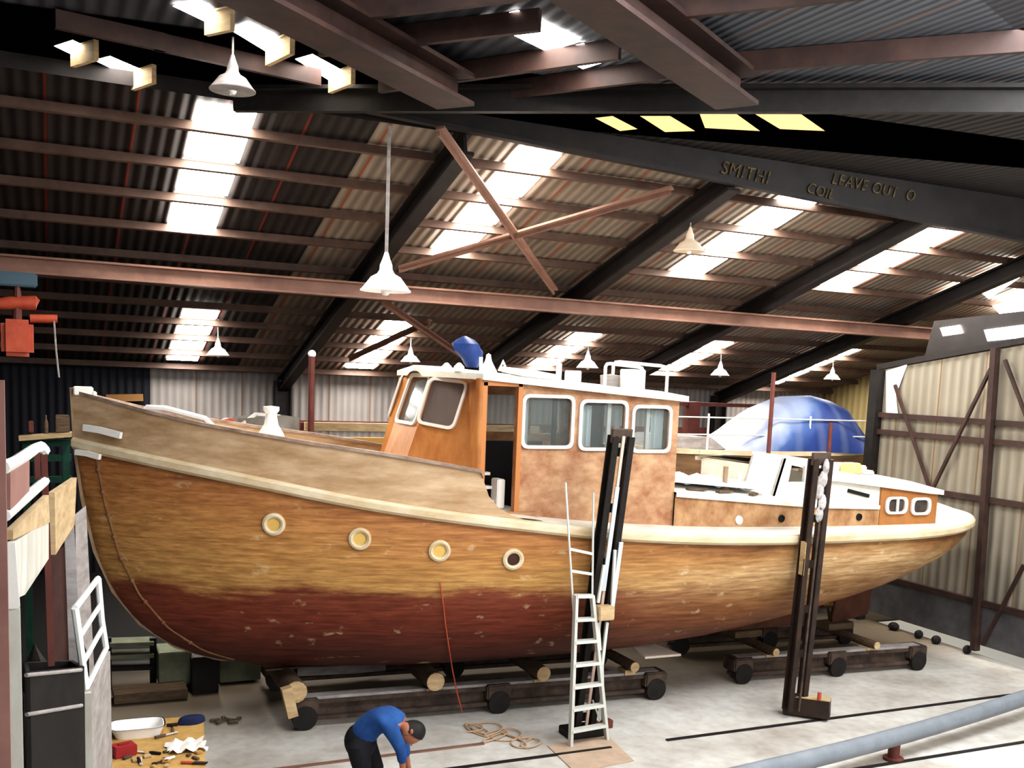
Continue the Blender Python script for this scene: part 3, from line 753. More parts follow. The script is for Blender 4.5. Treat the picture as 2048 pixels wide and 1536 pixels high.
# fittings on the wheelhouse roof
MB().tube([P(962, 745, Y=11.5), P(962, 714, Y=11.5)], .025).build('stub_mast', M_white, whr)
MB().lathe((P(976, 745, Y=11.5).x, 11.5, roof_at(4.9)-.02), [(.13, 0), (.1, .06), (.045, .16), (.03, .22), (.03, .24), (0, .26)], 16).build('horn', M_white, whr, smooth=True)
MB().tube([P(998, 742, Y=11.6), P(1006, 722, Y=11.6), P(1014, 744, Y=11.6)], .02).build('bracket', M_white, whr)
for px in (918, 893): MB().lathe(tuple(P(px, 738, Y=11.2)), [(.07, -.03), (.06, .03), (.02, .07), (0, .075)], 12).build('vent_cap', M_white, whr, smooth=True)
def hoop(p, q, zh, name='guard_hoop', r=.022):
    p, q = V(p), V(q); h = V((0, 0, zh)); d = (q-p)*.12
    MB().tube([p, p+h*.85, p+h*.97+d*.3, p+h+d, q+h-d, q+h*.97-d*.3, q+h*.85, q], r).build(name, M_white, whr, smooth=True)
z_ = 4.25
hoop((6.35, 11.2, roof_at(6.35)-.02), (6.9, 11.2, roof_at(6.9)-.02), .30)
hoop((6.75, 11.7, roof_at(6.7)), (7.2, 11.1, roof_at(7.1)-.02), .34)
MB().box((6.72, 11.15, roof_at(6.7)+.11), (.24, .24, .26)).build('roof_box', M_white, whr, bevel=.01)
MB().lathe((6.55, 11.4, roof_at(6.5)), [(.13, 0), (.14, .14), (.0, .16)], 18).build('life_buoy_box', M_grey_board, whr, smooth=True)
MB().box((5.95, 11.3, roof_at(5.9)+.06), (.16, .16, .16)).box((5.75, 11.3, roof_at(5.8)+.1), (.06, .06, .24)).build('nav_light', M_white, whr, bevel=.01)
MB().prism([(5.1, 11.0, roof_at(5.1)-.01), (5.6, 11.0, roof_at(5.6)-.01), (5.5, 11.5, roof_at(5.5)+.03), (5.05, 11.5, roof_at(5.05)+.03)], (0, 0, .07)).build('hatch_cover', M_white, whr, bevel=.01)

# ---- long cabin trunk abaft the wheelhouse
YT = 10.76
def trunk_y(x): return YC-min(YC-YT, beam(x)-.2)
tz = lambda x: interp(x, [7.2, 9.4, 11.7], [2.9, 2.72, 2.64])
xs_ = [7.2, 7.8, 8.4, 9, 9.6, 10.2, 10.8, 11.2, 11.68]
tr = MB()
for sd in (-1, 1):
    tr.grid([[V((x, YC+sd*(YC-trunk_y(x)), 2.36)), V((x, YC+sd*(YC-trunk_y(x)), tz(x)))] for x in xs_])
tr.add([V((11.68, YC-(YC-trunk_y(11.68)), 2.36)), V((11.68, YC+(YC-trunk_y(11.68)), 2.36)), V((11.68, YC+(YC-trunk_y(11.68)), 2.64)), V((11.68, YC-(YC-trunk_y(11.68)), 2.64))], [(0, 1, 2, 3)])
trunk = tr.build('cabin_trunk', M_trunk, boat, label='patchy light brown cabin sides')
ct = MB(); rows = []
for x in [x for x in xs_ if x < 10.6]+[10.6]:
    hw = YC-trunk_y(x)+.03
    rows.append([V((x, YC+hw*t, tz(x)+.1*(1-t*t)+dz)) for t, dz in ((-1, -.03), (-1, .025), (-.6, .025), (0, .025), (.6, .025), (1, .025), (1, -.03))])
ct.grid(rows); ct.build('coach_roof', M_deck, trunk)
for px, py in ((1563, 1037), (1718, 1034)):
    p = P(px, py, Y=YT-.005)
    MB().lathe(p, [(.05, -.01), (.05, .012), (.032, .016), (.03, .004), (0, .004)], 16, (0, -1, 0)).build('small_port', M_dark_in, trunk, smooth=True)
p = P(1478, 1040, Y=YT-.004); MB().lathe(p, [(.06, -.01), (.06, .008), (0, .01)], 14, (.1, -1, .2)).build('filler_patch', M_white, trunk)
# raised after cabin
AX0, AX1 = 9.72, 11.70
az = lambda x: interp(x, [AX0, AX1], [3.08, 2.86])
ay = lambda x: trunk_y(x)+.02
wins = [(10.72, 11.08, 2.59, 2.81), (11.2, 11.53, 2.57, 2.79)]
def acab(mb, xa, xb, w=None):
    o = [(xa, ay(xa), tz(xa)-.05), (xb, ay(xb), tz(xb)-.05), (xb, ay(xb), az(xb)), (xa, ay(xa), az(xa))]
    for sd in (0, 1):
        oo = [V(p) if sd == 0 else mir(V(p)) for p in o]
        mb.prism(oo, (0, WT if sd == 0 else -WT, 0))
    mb.bar((xa+.03, ay(xa)+.02, tz(xa)+.1), (xa+.03, 2*YC-ay(xa)-.02, tz(xa)+.1), .04, .6)
a1 = MB(); acab(a1, AX0, 10.62)
acb = a1.build('after_cabin', M_deck, boat, label='white after cabin front')
a2 = MB()
xa, xb = 10.62, AX1
for sd in (0, 1):
    zlo = 2.36
    o = [V((xa, ay(xa)-.03, zlo)), V((11.13, ay(11.13)-.03, zlo)), V((11.13, ay(11.13)-.03, az(11.13))), V((xa, ay(xa)-.03, az(xa)))]
    o2 = [V((11.13, ay(11.13)-.03, zlo)), V((xb, ay(xb)-.03, zlo)), V((xb, ay(xb)-.03, az(xb))), V((11.13, ay(11.13)-.03, az(11.13)))]
    for oo in (o, o2): a2.prism(oo if sd == 0 else [mir(p) for p in oo], (0, WT if sd == 0 else -WT, 0))
a2.add([V((AX1, ay(AX1), 2.36)), V((AX1, 2*YC-ay(AX1), 2.36)), V((AX1, 2*YC-ay(AX1), az(AX1))), V((AX1, ay(AX1), az(AX1)))], [(0, 1, 2, 3)])
a2.build('after_cabin_side', mat('warm_cabin_wood', rgb(176, 112, 52), .55, c2=rgb(142, 80, 32), scale=3), acb)
M_dglass = mat('dark_cabin_glass', rgb(88, 78, 72), .2, c2=rgb(50, 44, 40), scale=5)
for k, (x0, x1, z0, z1) in enumerate(wins):
    f = frame_and_pane(acb, [(x0+.03, ay(x0)-.035, z0+.02), (x1-.03, ay(x1)-.035, z0+.02), (x1-.03, ay(x1)-.035, z1-.02), (x0+.03, ay(x0)-.035, z1-.02)], (0, -1, 0), w=.05, r=.07, pane=False)
    MB().prism([(x0+.03, ay(x0)-.04, z0+.02), (x1-.03, ay(x1)-.04, z0+.02), (x1-.03, ay(x1)-.04, z1-.02), (x0+.03, ay(x0)-.04, z1-.02)], (0, .006, 0)).build('pane', M_dglass, acb)
MB().bar((10.91, ay(10.9)-.06, 2.6), (10.91, ay(10.9)-.06, 2.8), .04, .02, (0, 1, 0)).build('window_mullion', M_pframe, acb)
rf = MB(); rows = []
for i in range(9):
    x = lerp(AX0-.08, AX1+.08, i/8); hw = YC-ay(x)+.07
    rows.append([V((x, YC+hw*t, az(x)+.1*(1-t*t)+dz)) for t, dz in ((-1, -.02), (-1, .045), (-.6, .045), (0, .045), (.6, .045), (1, .045), (1, -.02))])
rf.grid(rows); rf.build('after_cabin_roof', M_deck, acb)
p0, p1 = P(1696, 981, Y=ay(10)-.01), P(1738, 992, Y=ay(10)-.01)
MB().bar(p0, p1, .02, .05).build('vent_slot', M_dark_in, acb)
MB().box((10.8, 11.9, az(10.8)+.17), (.7, .6, .1)).box((11.2, 11.8, az(11.2)+.15), (.3, .3, .07)).build('deck_hatch', M_deck, acb, bevel=.02)
# white steering hood with a window on the trunk
hd = MB()
hx0, hx1, hy = 9.0, 9.62, 11.1
hood = [V((hx0, hy, 2.78)), V((hx1, hy, 2.76)), V((hx1, hy, 3.28)), V((hx0+.16, hy, 3.33))]
wall_panel(hd, hood, [(hx0+.26, hy, 3.0), (hx1-.08, hy, 3.0), (hx1-.08, hy, 3.22), (hx0+.3, hy, 3.24)], (0, 1, 0))
hood2 = [p+V((0, .7, 0)) for p in hood]; wall_panel(hd, hood2, None, (0, -1, 0))
hd.prism([hood[0], hood[3], hood2[3], hood2[0]], (.04, 0, 0)); hd.prism([hood[3], hood[2], hood2[2], hood2[3]], (0, 0, .04))
hd.build('steering_hood', M_white, boat)
MB().tube([(8.35, 11.3, 2.84), (8.35, 11.3, 2.92)], .07, 12).tube([(8.35, 11.3, 2.9), (8.35, 11.3, 3.2)], .035, 10).build('stove_pipe', M_stem, boat)
MB().tube([(8.75, 11.5, 2.8), (8.75, 11.5, 3.1)], .025).build('deck_post', M_white, boat)
MB().tube([(12.45, 11.75, 2.38), (12.45, 11.75, 2.56)], [.05, .035], 10).build('mooring_bitt', M_trunk, boat)
# bow fittings: rail, fairlead strip, cowl ventilator
br = [P(285, 826, Y=11.72), P(295, 815, Y=11.7), P(330, 817, Y=11.62), P(410, 838, Y=11.45), P(424, 852, Y=11.42)]
MB().tube(br, .035, 8).build('bow_hand_rail', M_white, boat, smooth=True)
def bstrip(pts, w, h, name, m, off=.03):
    q = []
    for px, py in pts:
        y = 12
        for _ in range(40):
            p = P(px, py, Y=y); y = .6*y+.4*(YC-beam(p.x)-off)
        q.append(P(px, py, Y=y))
    mb = MB()
    for a, b in zip(q[:-1], q[1:]): mb.bar(a, b, w, h)
    mb.build(name, m, boat)
bstrip([(168, 855), (200, 860), (242, 871)], .05, .07, 'fairlead_strip', M_white, .07)
bstrip([(152, 904), (175, 907), (200, 914)], .05, .06, 'rail_nose', M_white, .1)
cx = P(542, 880, Y=11.6)
MB().lathe((cx.x, 11.6, 3.25), [(.05, 0), (.15, .1), (.165, .2), (.14, .3), (.08, .4), (.06, .52), (.09, .56), (.09, .6), (0, .61)], 18).build('cowl_ventilator', M_white_enamel, boat, smooth=True)

# ------------------------------------------------------------------ things on and around the boat
# blue tarp bundle on the wheelhouse roof
c0, c1 = P(945, 735, Y=11.9), P(930, 672, Y=11.9)
m = MB(); rows = []
for i in range(9):
    t = i/8; c = c0.lerp(c1, t); w = interp(t, [0, .15, .5, .8, 1], [.07, .1, .17, .17, .02])
    rows.append([c + V((w*math.cos(a)*(1+.15*math.sin(3*a+i)), w*math.sin(a), 0)) for a in [2*math.pi*k/14 for k in range(14)]])
m.grid(rows, closed=True); m.f.append(tuple(range(13, -1, -1)))
tag(m.build('tarpaulin_bundle', M_blue_tarp, smooth=True), 'small blue tarpaulin bundle tied upright on the white wheelhouse roof', 'tarpaulin')
# bucket with yellow lid on the after cabin
bx_ = P(1700, 965, Y=11.5)
bk = empty('lidded_bucket', (bx_.x, 11.5, 2.95), 'white bucket with a yellow lid on the after cabin roof', 'bucket')
MB().lathe((bx_.x, 11.5, bx_.z-.04), [(.1, 0), (.13, .22), (.13, .24)], 18).build('bucket_body', M_white, bk, smooth=True)
MB().lathe((bx_.x, 11.5, bx_.z+.15), [(.15, 0), (.15, .1), (.12, .14), (0, .15)], 18).build('bucket_lid', mat('yellow_plastic', rgb(214, 190, 96), .5), bk, smooth=True, label='yellow lid')
# dust sheet crumpled on the trunk
m = MB(); rows = []
for i in range(13):
    x = lerp(7.35, 8.9, i/12)
    rows.append([V((x, lerp(11.0, 12.2, k/9), tz(x)+.07+.08*(1-((lerp(11.0, 12.2, k/9)-YC)/1.6)**2)+.05*math.sin(i*1.7+k*.9)*math.sin(k*1.3)+.04)) for k in range(10)])
m.grid(rows); tag(m.build('dust_sheet', mat('pale_blue_sheet', rgb(222, 226, 236), .8, c2=rgb(186, 194, 214), scale=4), smooth=True), 'crumpled pale blue dust sheet on the white cabin top behind the wheelhouse', 'sheet')
for i, (px, py, w, lab) in enumerate(((1395, 992, .3, 'brown offcut of wood on the cabin top nearest the wheelhouse'), (1450, 996, .28, 'reddish brown offcut lying at the edge of the white cabin top'), (1510, 985, .2, 'short brown offcut of wood beside the dust sheet on the cabin top'))):
    p = P(px, py, Y=10.95); z = tz(p.x)+.07
    tag(MB().box((p.x, 10.98, z), (w, .07, .03), .3*i).build('wood_offcut', M_timber_dark, bevel=.004), lab, 'wood', 'offcuts on the cabin top')

# boat trolleys
def trolley(x0, x1, y0, y1, h, label, logs, depth=1.6):
    t = empty('boat_trolley', ((x0+x1)/2, (y0+y1)/2, 0), label, 'trolley')
    for k, dy in enumerate((0, depth)):
        m = MB(); a, b = V((x0, y0+dy, h*.62)), V((x1, y1+dy, h*.62))
        m.ibeam(a, b, .2, h*.7, .05)
        m.build('side_beam', M_rustblack, t)
        MB().bar(V((x0+.05, y0+dy, h+.0)), V((x1-.05, y1+dy, h+.0)), .16, .05).build('beam_top_plate', M_grey_board, t)
        for xx in (x0+.12, lerp(x0, x1, .52), x1-.12):
            yy = lerp(y0, y1, (xx-x0)/(x1-x0))+dy
            MB().lathe((xx, yy-.14, .15), [(.0, -.02), (.15, -.02), (.15, .05), (.12, .07), (.12, .2), (0, .2)], 18, (0, 1, 0)).build('wheel', M_black, t, smooth=True)
            MB().box((xx, yy, .28), (.34, .3, .2)).build('axle_box', M_rustblack, t, bevel=.02)
    for lx, z, r in logs:
        yy = lerp(y0, y1, (lx-x0)/(x1-x0))
        o = MB().tube([(lx, yy-.2, z), (lx, yy+depth+.2, z)], r, 14).build('cross_timber', M_timber_dark, t, smooth=True)
        MB().lathe((lx, yy-.2, z), [(r*.97, 0), (r*.97, .012), (0, .014)], 14, (0, -1, 0)).build('log_end', M_timber, o, label='pale sawn log end')
        MB().box((lx, yy-.0, (z-r+h)/2), (.16, .2, max(.03, z-r-h))).build('packing_block', M_timber, t)
        MB().box((lx, YC, (z+r+.62)/2), (.5, .3, .618-z-r)).build('keel_block', M_timber_dark, t)
    return t
t1 = trolley(2.62, 7.6, 11.8, 11.5, .36, 'rusty steel boat trolley with log cross timbers under the bow half', [(2.62, .5, .135), (4.33, .5, .12), (5.78, .5, .1), (7.1, .5, .07)])
MB().bar(P(572, 1375, Y=11.5), P(585, 1432, Y=11.5), .12, .12, (0, 1, 0)).build('chock_timber', M_timber, t1, label='pale upright chock')
trolley(9.0, 12.4, 11.75, 11.5, .36, 'dark steel boat trolley under the stern half beyond the brown post', [(9.6, .46, .06), (11.4, .46, .06)])
bp = P(1305, 1302, Y=11.3)
tag(MB().prism([P(1262, 1295, Y=11.5), P(1290, 1318, Y=11.1), P(1362, 1312, Y=11.2), P(1310, 1292, Y=11.6)], (0, 0, .03)).build('plywood_offcut', mat('pale_plywood', rgb(206, 188, 172), .8)), 'pale plywood scrap lying on trolley packing right of the ladder', 'plywood')

# tall twin-channel posts standing beside the hull
def post(foot, top, label, foot_len, m, sep=.1, top_cap=True):
    t = empty('shoring_post', foot, label, 'post')
    foot, top = V(foot), V(top); d = (top-foot).normalized()
    sd = V((1, 0, 0)); sd = (sd-d*sd.dot(d)).normalized(); fw = d.cross(sd)
    for s_ in (-1, 1):
        c = MB(); a, b = foot+sd*s_*sep, top+sd*s_*sep
        c.bar(a, b, .025, .13, fw)
        for k in (-1, 1): c.bar(a+fw*k*.06+sd*s_*.03, b+fw*k*.06+sd*s_*.03, .07, .02, fw)
        c.build('channel', m, t)
    for k in range(6):
        p = foot.lerp(top, .05+.18*k); MB().bar(p-sd*sep, p+sd*sep, .1, .03, fw).build('spacer_plate', m, t)
    if top_cap: MB().bar(top-sd*(sep+.05), top+sd*(sep+.05), .16, .05, fw).build('head_plate', M_rustblack, t)
    return t, foot, top
f1 = P(1166, 1432, Y=10.48); f1.z = .05
t1p = P(1243, 872, Y=9.93)
pt, a, b = post(f1, t1p, 'tall black twin channel post leaning beside the ladder', .3, M_black, .075)
for s0, s1, off in ((.5, .84, -.02), (.42, .66, .13)):
    q0, q1 = a.lerp(b, s0)+V((off, -.09, 0)), a.lerp(b, s1)+V((off, -.09, 0))
    MB().bar(q0, q1, .05, .02, (0, 1, 0)).build('pale_strap', mat('pale_blue_strap', rgb(196, 204, 210), .6), pt)
MB().bar(a.lerp(b, .0)+V((0, -.08, 0)), b+V((0, -.05, 0)), .035, .02, (0, 1, 0)).build('centre_batten', mat('pinkish_batten', rgb(206, 174, 154), .7), pt)
MB().box((a.x, a.y, .05), (.5, .3, .1)).build('post_base', M_black, pt, bevel=.01)
M_bpost = mat('brown_post_steel', rgb(66, 46, 36), .5, c2=rgb(34, 26, 22), scale=5)
f2 = P(1590, 1395, Y=10.2); f2.z = .1
t2p = P(1642, 918, Y=10.05)
pt, a, b = post(f2, t2p, 'tall brown twin channel post with an outrigger foot near the stern', .3, M_bpost, .085)
o1, o2 = P(1602, 1372, Y=10.35), P(1662, 1420, Y=9.9)
o1 = V((a.x-.05, a.y+.15, .14)); o2 = P(1660, 1418, Z=.16)
MB().bar(o1, o2, .2, .24).build('outrigger_foot', M_bpost, pt, bevel=.01)
MB().bar(o1+V((0, 0, .125)), o2+V((0, 0, .125)), .18, .012).build('foot_top_board', M_timber, pt)
MB().tube([o2+V((-.15, .05, .12)), o2+V((-.15, .05, .22))], .025).build('locking_pin', M_orange, pt)
MB().bar(a.lerp(b, .0)+V((.0, -.09, 0)), a.lerp(b, .82)+V((.0, -.09, 0)), .03, .02, (0, 1, 0)).build('edge_strip', M_rustblack, pt)
wr = MB()
q = a.lerp(b, .9)
for k in range(5):
    c = a.lerp(b, .79+.045*k)+V((.03*math.sin(k*2.1), -.08, 0)); wr.ball(c, .07, 8, 6, (.9+.3*math.sin(k*3), .4, 1.6))
wr.build('rag_wrapping', mat('grubby_white_rag', rgb(206, 200, 196), .8, c2=rgb(110, 100, 96), scale=14), pt, smooth=True)
MB().bar(a.lerp(b, .68)+V((-.13, -.02, 0)), a.lerp(b, .55)+V((-.12, -.02, 0)), .05, .1, (0, 1, 0)).build('fender_board', M_timber, pt)

# step ladder with extension
lad = empty('step_ladder', P(1178, 1485, Z=0), 'silver aluminium step ladder standing against the hull side', 'ladder')
YL = 9.85
def LP(px, py): return P(px, py, Y=YL)
flx, frx = P(1141, 1492, Z=0.01), P(1214, 1478, Z=0.01)
tl, tr_ = P(1152, 1190, Y=10.02), P(1184, 1190, Y=10.02)
MB().bar(flx, tl, .035, .07, (0, 1, 0)).build('stile', M_alu, lad)
MB().bar(frx, tr_, .035, .07, (0, 1, 0)).build('stile', M_alu, lad)
for k, py in enumerate((1455, 1412, 1368, 1325, 1280, 1237, 1192)):
    t = (1485-py)/(1485-1190)
    a, b = flx.lerp(tl, t), frx.lerp(tr_, t); b = V((b.x, b.y, b.z)); 
    MB().bar(a, b, .09, .035).build('tread', M_alu, lad)
e0l, e0r = P(1148, 1240, Y=10.08), P(1184, 1240, Y=10.08); e1l, e1r = P(1131, 965, Y=10.1), P(1187, 985, Y=10.1)
MB().tube([e0l, e1l], .013, 8).build('extension_stile', M_alu, lad)
MB().tube([e0r, e1r], .013, 8).build('extension_stile', M_alu, lad)
for py in (1099, 1142):
    t = (1240-py)/270
    MB().bar(e0l.lerp(e1l, t), e0r.lerp(e1r, t), .03, .03).build('rung', M_alu, lad)
# rear legs and tray at the right side
tray = P(1208, 1225, Y=10.05)
MB().box(tray, (.2, .16, .16)).build('tray', M_timber, lad, bevel=.01)
MB().bar(P(1196, 1205, Y=10.05), P(1208, 1130, Y=10.02), .03, .03, (0, 1, 0)).bar(P(1224, 1205, Y=10.05), P(1230, 1100, Y=10.0), .03, .03, (0, 1, 0)).build('tray_bracket', M_alu, lad)
MB().bar(P(1214, 1245, Y=10.1), P(1204, 1330, Y=10.12), .035, .03, (0, 1, 0)).bar(P(1196, 1245, Y=10.1), P(1200, 1300, Y=10.1), .03, .03, (0, 1, 0)).bar(P(1204, 1325, Y=10.12), P(1206, 1440, Y=10.3), .03, .03, (0, 1, 0)).build('rear_leg', M_alu, lad)
MB().tube([P(1185, 1400, Y=10.3), P(1200, 1440, Y=10.25)], .012).build('brace', M_alu, lad)
# cardboard under the ladder and shoe-like blocks
tag(MB().prism([P(1095, 1492, Z=.004), P(1215, 1472, Z=.004), P(1268, 1522, Z=.004), P(1150, 1545, Z=.004)], (0, 0, .006)).build('cardboard_sheet', mat('brown_cardboard', rgb(196, 168, 142), .85, c2=rgb(172, 142, 116), scale=4)), 'flat brown cardboard sheet on the floor under the ladder feet', 'cardboard')
for px, py, lab in ((1186, 1462, 'dark red timber wedge on the floor behind the ladder treads'), (1212, 1458, 'dark red timber wedge standing right of the ladder foot')):
    p = P(px, py, Z=.0)
    tag(MB().prism([p+V((-.12, 0, 0)), p+V((.1, 0, 0)), p+V((.1, 0, .1)), p+V((.02, 0, .12))], (0, .1, 0)).build('timber_wedge', M_red_pole, bevel=.006), lab, 'wedge', 'wedges at the ladder')
# rope tangle
pts = []
for i in range(400):
    t = i/399
    q_ = t*70; px = lerp(935, 1060, t)+22*math.sin(q_*.9)+9*math.sin(q_*.31); py = lerp(1452, 1484, t)+11*math.cos(q_*.75)+6*math.sin(q_*.23)
    p = P(px, py, Z=.02); p.z = .012+.008*(1+math.sin(q_*.6)); pts.append(p)
tag(MB().tube(pts, .009, 6).build('rope', mat('tan_rope', rgb(190, 152, 116), .9), smooth=True), 'tangle of tan rope on the concrete between person and ladder', 'rope')
# orange cord hanging from the topsides
yy = 10.3
pts = []
for px, py in ((880, 1165), (886, 1205), (891, 1250), (897, 1290)):
    y = 10.8
    for _ in range(40):
        p = P(px, py, Y=y); y = .6*y+.4*(hull_y(p.x, p.z).y-.03)
    pts.append(P(px, py, Y=y))
pts += [P(905, 1340, Y=11.2), P(914, 1385, Y=11.38), P(924, 1424, Y=11.42)]
tag(MB().tube(pts, .008, 6).build('cord', M_orange), 'thin orange cord hanging down the red hull side to the floor', 'cord')

# foreground pipe on a stand
pa, pb = P(1380, 1575, Z=.32), P(2120, 1372, Z=.32)
pipe = empty('long_pipe', (pa+pb)/2 - V((0, 0, .32)), 'long pale grey pipe raised on brown stands in the right foreground', 'pipe')
pq = [pa.lerp(pb, i/10)+V((0, -.06*math.sin(math.pi*i/10), -.04*math.sin(math.pi*i/10))) for i in range(11)]
MB().tube(pq, .105, 14).build('pipe_body', mat('pale_grey_pipe', rgb(128, 134, 142), .5, c2=rgb(104, 110, 118), scale=3), pipe, smooth=True)
for px in (1722, 2100):
    t = (px-1380)/740; c = pa.lerp(pb, t)
    MB().tube([(c.x, c.y-.05, 0), (c.x, c.y-.05, .24)], .07, 10).lathe((c.x, c.y-.05, 0), [(.12, 0), (.12, .03), (.07, .04)], 12).build('stand', M_red_pole, pipe, smooth=True)

# ------------------------------------------------------------------ person
def skin_mesh(joints, edges, root, level=2):
    me = bpy.data.meshes.new('s'); me.from_pydata([tuple(j[0]) for j in joints], edges, [])
    o = bpy.data.objects.new('s', me); COL.objects.link(o)
    md = o.modifiers.new('k', 'SKIN'); sb = o.modifiers.new('b', 'SUBSURF'); sb.levels = level; sb.render_levels = level
    if not me.skin_vertices:
        bpy.context.view_layer.objects.active = o
    for i, j in enumerate(joints):
        r = j[1]; sv = me.skin_vertices[0].data[i]; sv.radius = r if isinstance(r, tuple) else (r, r); sv.use_root = (i == root)
    bpy.context.view_layer.update()
    out = bpy.data.meshes.new_from_object(o.evaluated_get(bpy.context.evaluated_depsgraph_get()))
    bpy.data.objects.remove(o)
    for p in out.polygons: p.use_smooth = True
    return out
def link(me, name, m, parent, label=None):
    me.materials.clear(); me.materials.append(m); o = bpy.data.objects.new(name, me); COL.objects.link(o)
    o.parent = parent; o.matrix_parent_inverse = parent.matrix_world.inverted()
    if label: o['label'] = label
    return o
YP = 9.2
def Q(px, py, dy=0): return P(px, py, Y=YP+dy)
hip = Q(722, 1478, .1); 
sp1 = Q(738, 1452, .06); sp2 = Q(762, 1436, 0); chest = Q(786, 1440, -.06); neck = Q(806, 1450, -.1); head = Q(818, 1464, -.12)
pd = (chest-hip); pd.z = 0; pd.normalize(); ps = V((pd.y, -pd.x, 0))     # ps: person's right side (towards the camera)
hr, hl = hip+ps*.1-V((0, 0, .04)), hip-ps*.1-V((0, 0, .04))
hgz = hip.z
def leg(h, fwd):
    k = V((h.x+.05+fwd*.5, h.y, hgz*.52)); a = V((h.x-.03+fwd, h.y, .09)); t = a+pd*.2-V((0, 0, .05))
    return k, a, t
kr, ar, tr2 = leg(hr, .02); kl_, al, tl2 = leg(hl, .16)
shr, shl = chest+ps*.17+V((.02, 0, -.03)), chest-ps*.17+V((.02, 0, -.03))
elr, ell = Q(803, 1500, -.24), shl+V((.06, 0, -.27))
wrr, wrl = Q(806, 1542, -.22), ell+V((.05, 0, -.24))
person = empty('person', ((ar+al)/2).to_tuple()[:2]+(0,), 'person in blue top and dark trousers bending over on the concrete floor', 'person')
fd = V((.16, -.3, -.94)).normalized(); up_h = V((.94, -.1, .2)).normalized()
up_h = (up_h-fd*up_h.dot(fd)).normalized(); rt = fd.cross(up_h).normalized(); hc = head+V((.03, 0, -.005))
J = [(hip, (.13, .12)), (sp1, (.13, .12)), (sp2, (.135, .13)), (chest, (.13, .13)), (neck, .058), (head, (.095, .1)), (hr, .095), (kr, .065), (ar, .045), (tr2, .04), (hl, .095), (kl_, .065), (al, .045), (tl2, .04),
     (shr, .065), (elr, .045), (wrr, .03), (shl, .065), (ell, .045), (wrl, .03), (hc+fd*.03-up_h*.05, (.07, .075))]
Ed = [(0, 1), (1, 2), (2, 3), (3, 4), (4, 5), (0, 6), (6, 7), (7, 8), (8, 9), (0, 10), (10, 11), (11, 12), (12, 13), (3, 14), (14, 15), (15, 16), (3, 17), (17, 18), (18, 19), (5, 20)]
# hands: palm and five fingers on each
def hand(w, d, side, base):
    d = d.normalized(); sd = side.normalized(); pn = d.cross(sd)
    palm = w+d*.07; J.append((palm, (.036, .018))); pi_ = len(J)-1; Ed.append((base, pi_))
    for k in range(4):
        o = (k-1.5)*.019; L_ = (.065, .08, .075, .058)[k]
        a = palm+d*.03+sd*o; b = a+d*L_*.55+pn*.012; c = b+d*L_*.3+pn*.035
        i0 = len(J); J.extend([(a, .0095), (b, .0085), (c, .007)]); Ed.extend([(pi_, i0), (i0, i0+1), (i0+1, i0+2)])
    a = palm-sd*.034-d*.025; b = a-sd*.022+d*.035+pn*.01; c = b+d*.03+pn*.015
    i0 = len(J); J.extend([(a, .011), (b, .0095), (c, .008)]); Ed.extend([(pi_, i0), (i0, i0+1), (i0+1, i0+2)])
hand(wrr, wrr-elr, pd, 16); hand(wrl, wrl-ell, pd, 19)
M_skin = mat('skin', rgb(170, 104, 72), .55, c2=rgb(150, 84, 56), scale=12)
bme = skin_mesh(J, Ed, 0)
hb = MB(); rows = []
for i in range(15):                      # skull and face: rounded crown, narrower jaw, set on the neck
    t = math.pi*i/14; ww = math.sin(t)*(1 if t < 1.7 else 1-.12*(t-1.7))
    rows.append([hc + up_h*(.125*math.cos(t)) + fd*(.108*ww*math.cos(a)+.008*(1-math.cos(t))*.5) + rt*(.084*ww*math.sin(a)) for a in [2*math.pi*k/20 for k in range(20)]])
hb.grid(rows, closed=True)
bmx = bmesh.new(); bmx.from_mesh(bme)
hv = [bmx.verts.new(v) for v in hb.v]
for f in hb.f:
    try: bmx.faces.new([hv[i] for i in f])
    except ValueError: pass
bmesh.ops.recalc_face_normals(bmx, faces=bmx.faces)
for f in bmx.faces: f.smooth = True
bmx.to_mesh(bme); bmx.free()
body = link(bme, 'body', M_skin, person)
# sweater, trousers, hair, shoes
Jt = [(hip+V((-.035, 0, -.03)), (.168, .155)), (sp1, (.16, .15)), (sp2, (.155, .148)), (chest, (.15, .148)), (neck-(neck-chest)*.2, .08), (shr, .085), (elr, .062), (wrr+(elr-wrr)*.35, .048), (shl, .085), (ell, .062), (wrl+(ell-wrl)*.35, .048)]
link(skin_mesh(Jt, [(0, 1), (1, 2), (2, 3), (3, 4), (3, 5), (5, 6), (6, 7), (3, 8), (8, 9), (9, 10)], 0), 'sweater', mat('blue_wool', rgb(36, 92, 164), .85, c2=rgb(18, 48, 110), scale=4), person, 'blue long sleeved sweater')
tm = MB()
for h_, k_, a_ in ((hr, kr, ar), (hl, kl_, al)):
    tm.tube([hip.lerp(h_, .55)+V((.02, 0, .06)), h_, h_.lerp(k_, .5), k_, k_.lerp(a_, .5), a_+V((0, 0, .03))], [.1, .118, .1, .082, .076, .08], 18)
tm.ball(hip+V((-.005, 0, -.02)), .158, 18, 12, (1.0, 1.12, 1.12))
tm.build('trousers', mat('dark_navy_cloth', rgb(26, 26, 34), .8, c2=rgb(14, 14, 20), scale=6), person, smooth=True, label='dark trousers')
Hm = MB(); rows = []
for i in range(10):
    r = []
    for k in range(24):
        a = 2*math.pi*k/24; tm_ = math.pi*(.55-.2*math.cos(a)-.04*math.cos(2*a)); t = tm_*i/9
        r.append(hc + up_h*(.137*math.cos(t)) + fd*(.118*math.sin(t)*math.cos(a)) + rt*(.094*math.sin(t)*math.sin(a)))
    rows.append(r)
Hm.grid(rows, closed=True); Hm.build('hair', mat('black_hair', rgb(26, 20, 20), .6), person, smooth=True, label='short dark hair')
fc = MB()
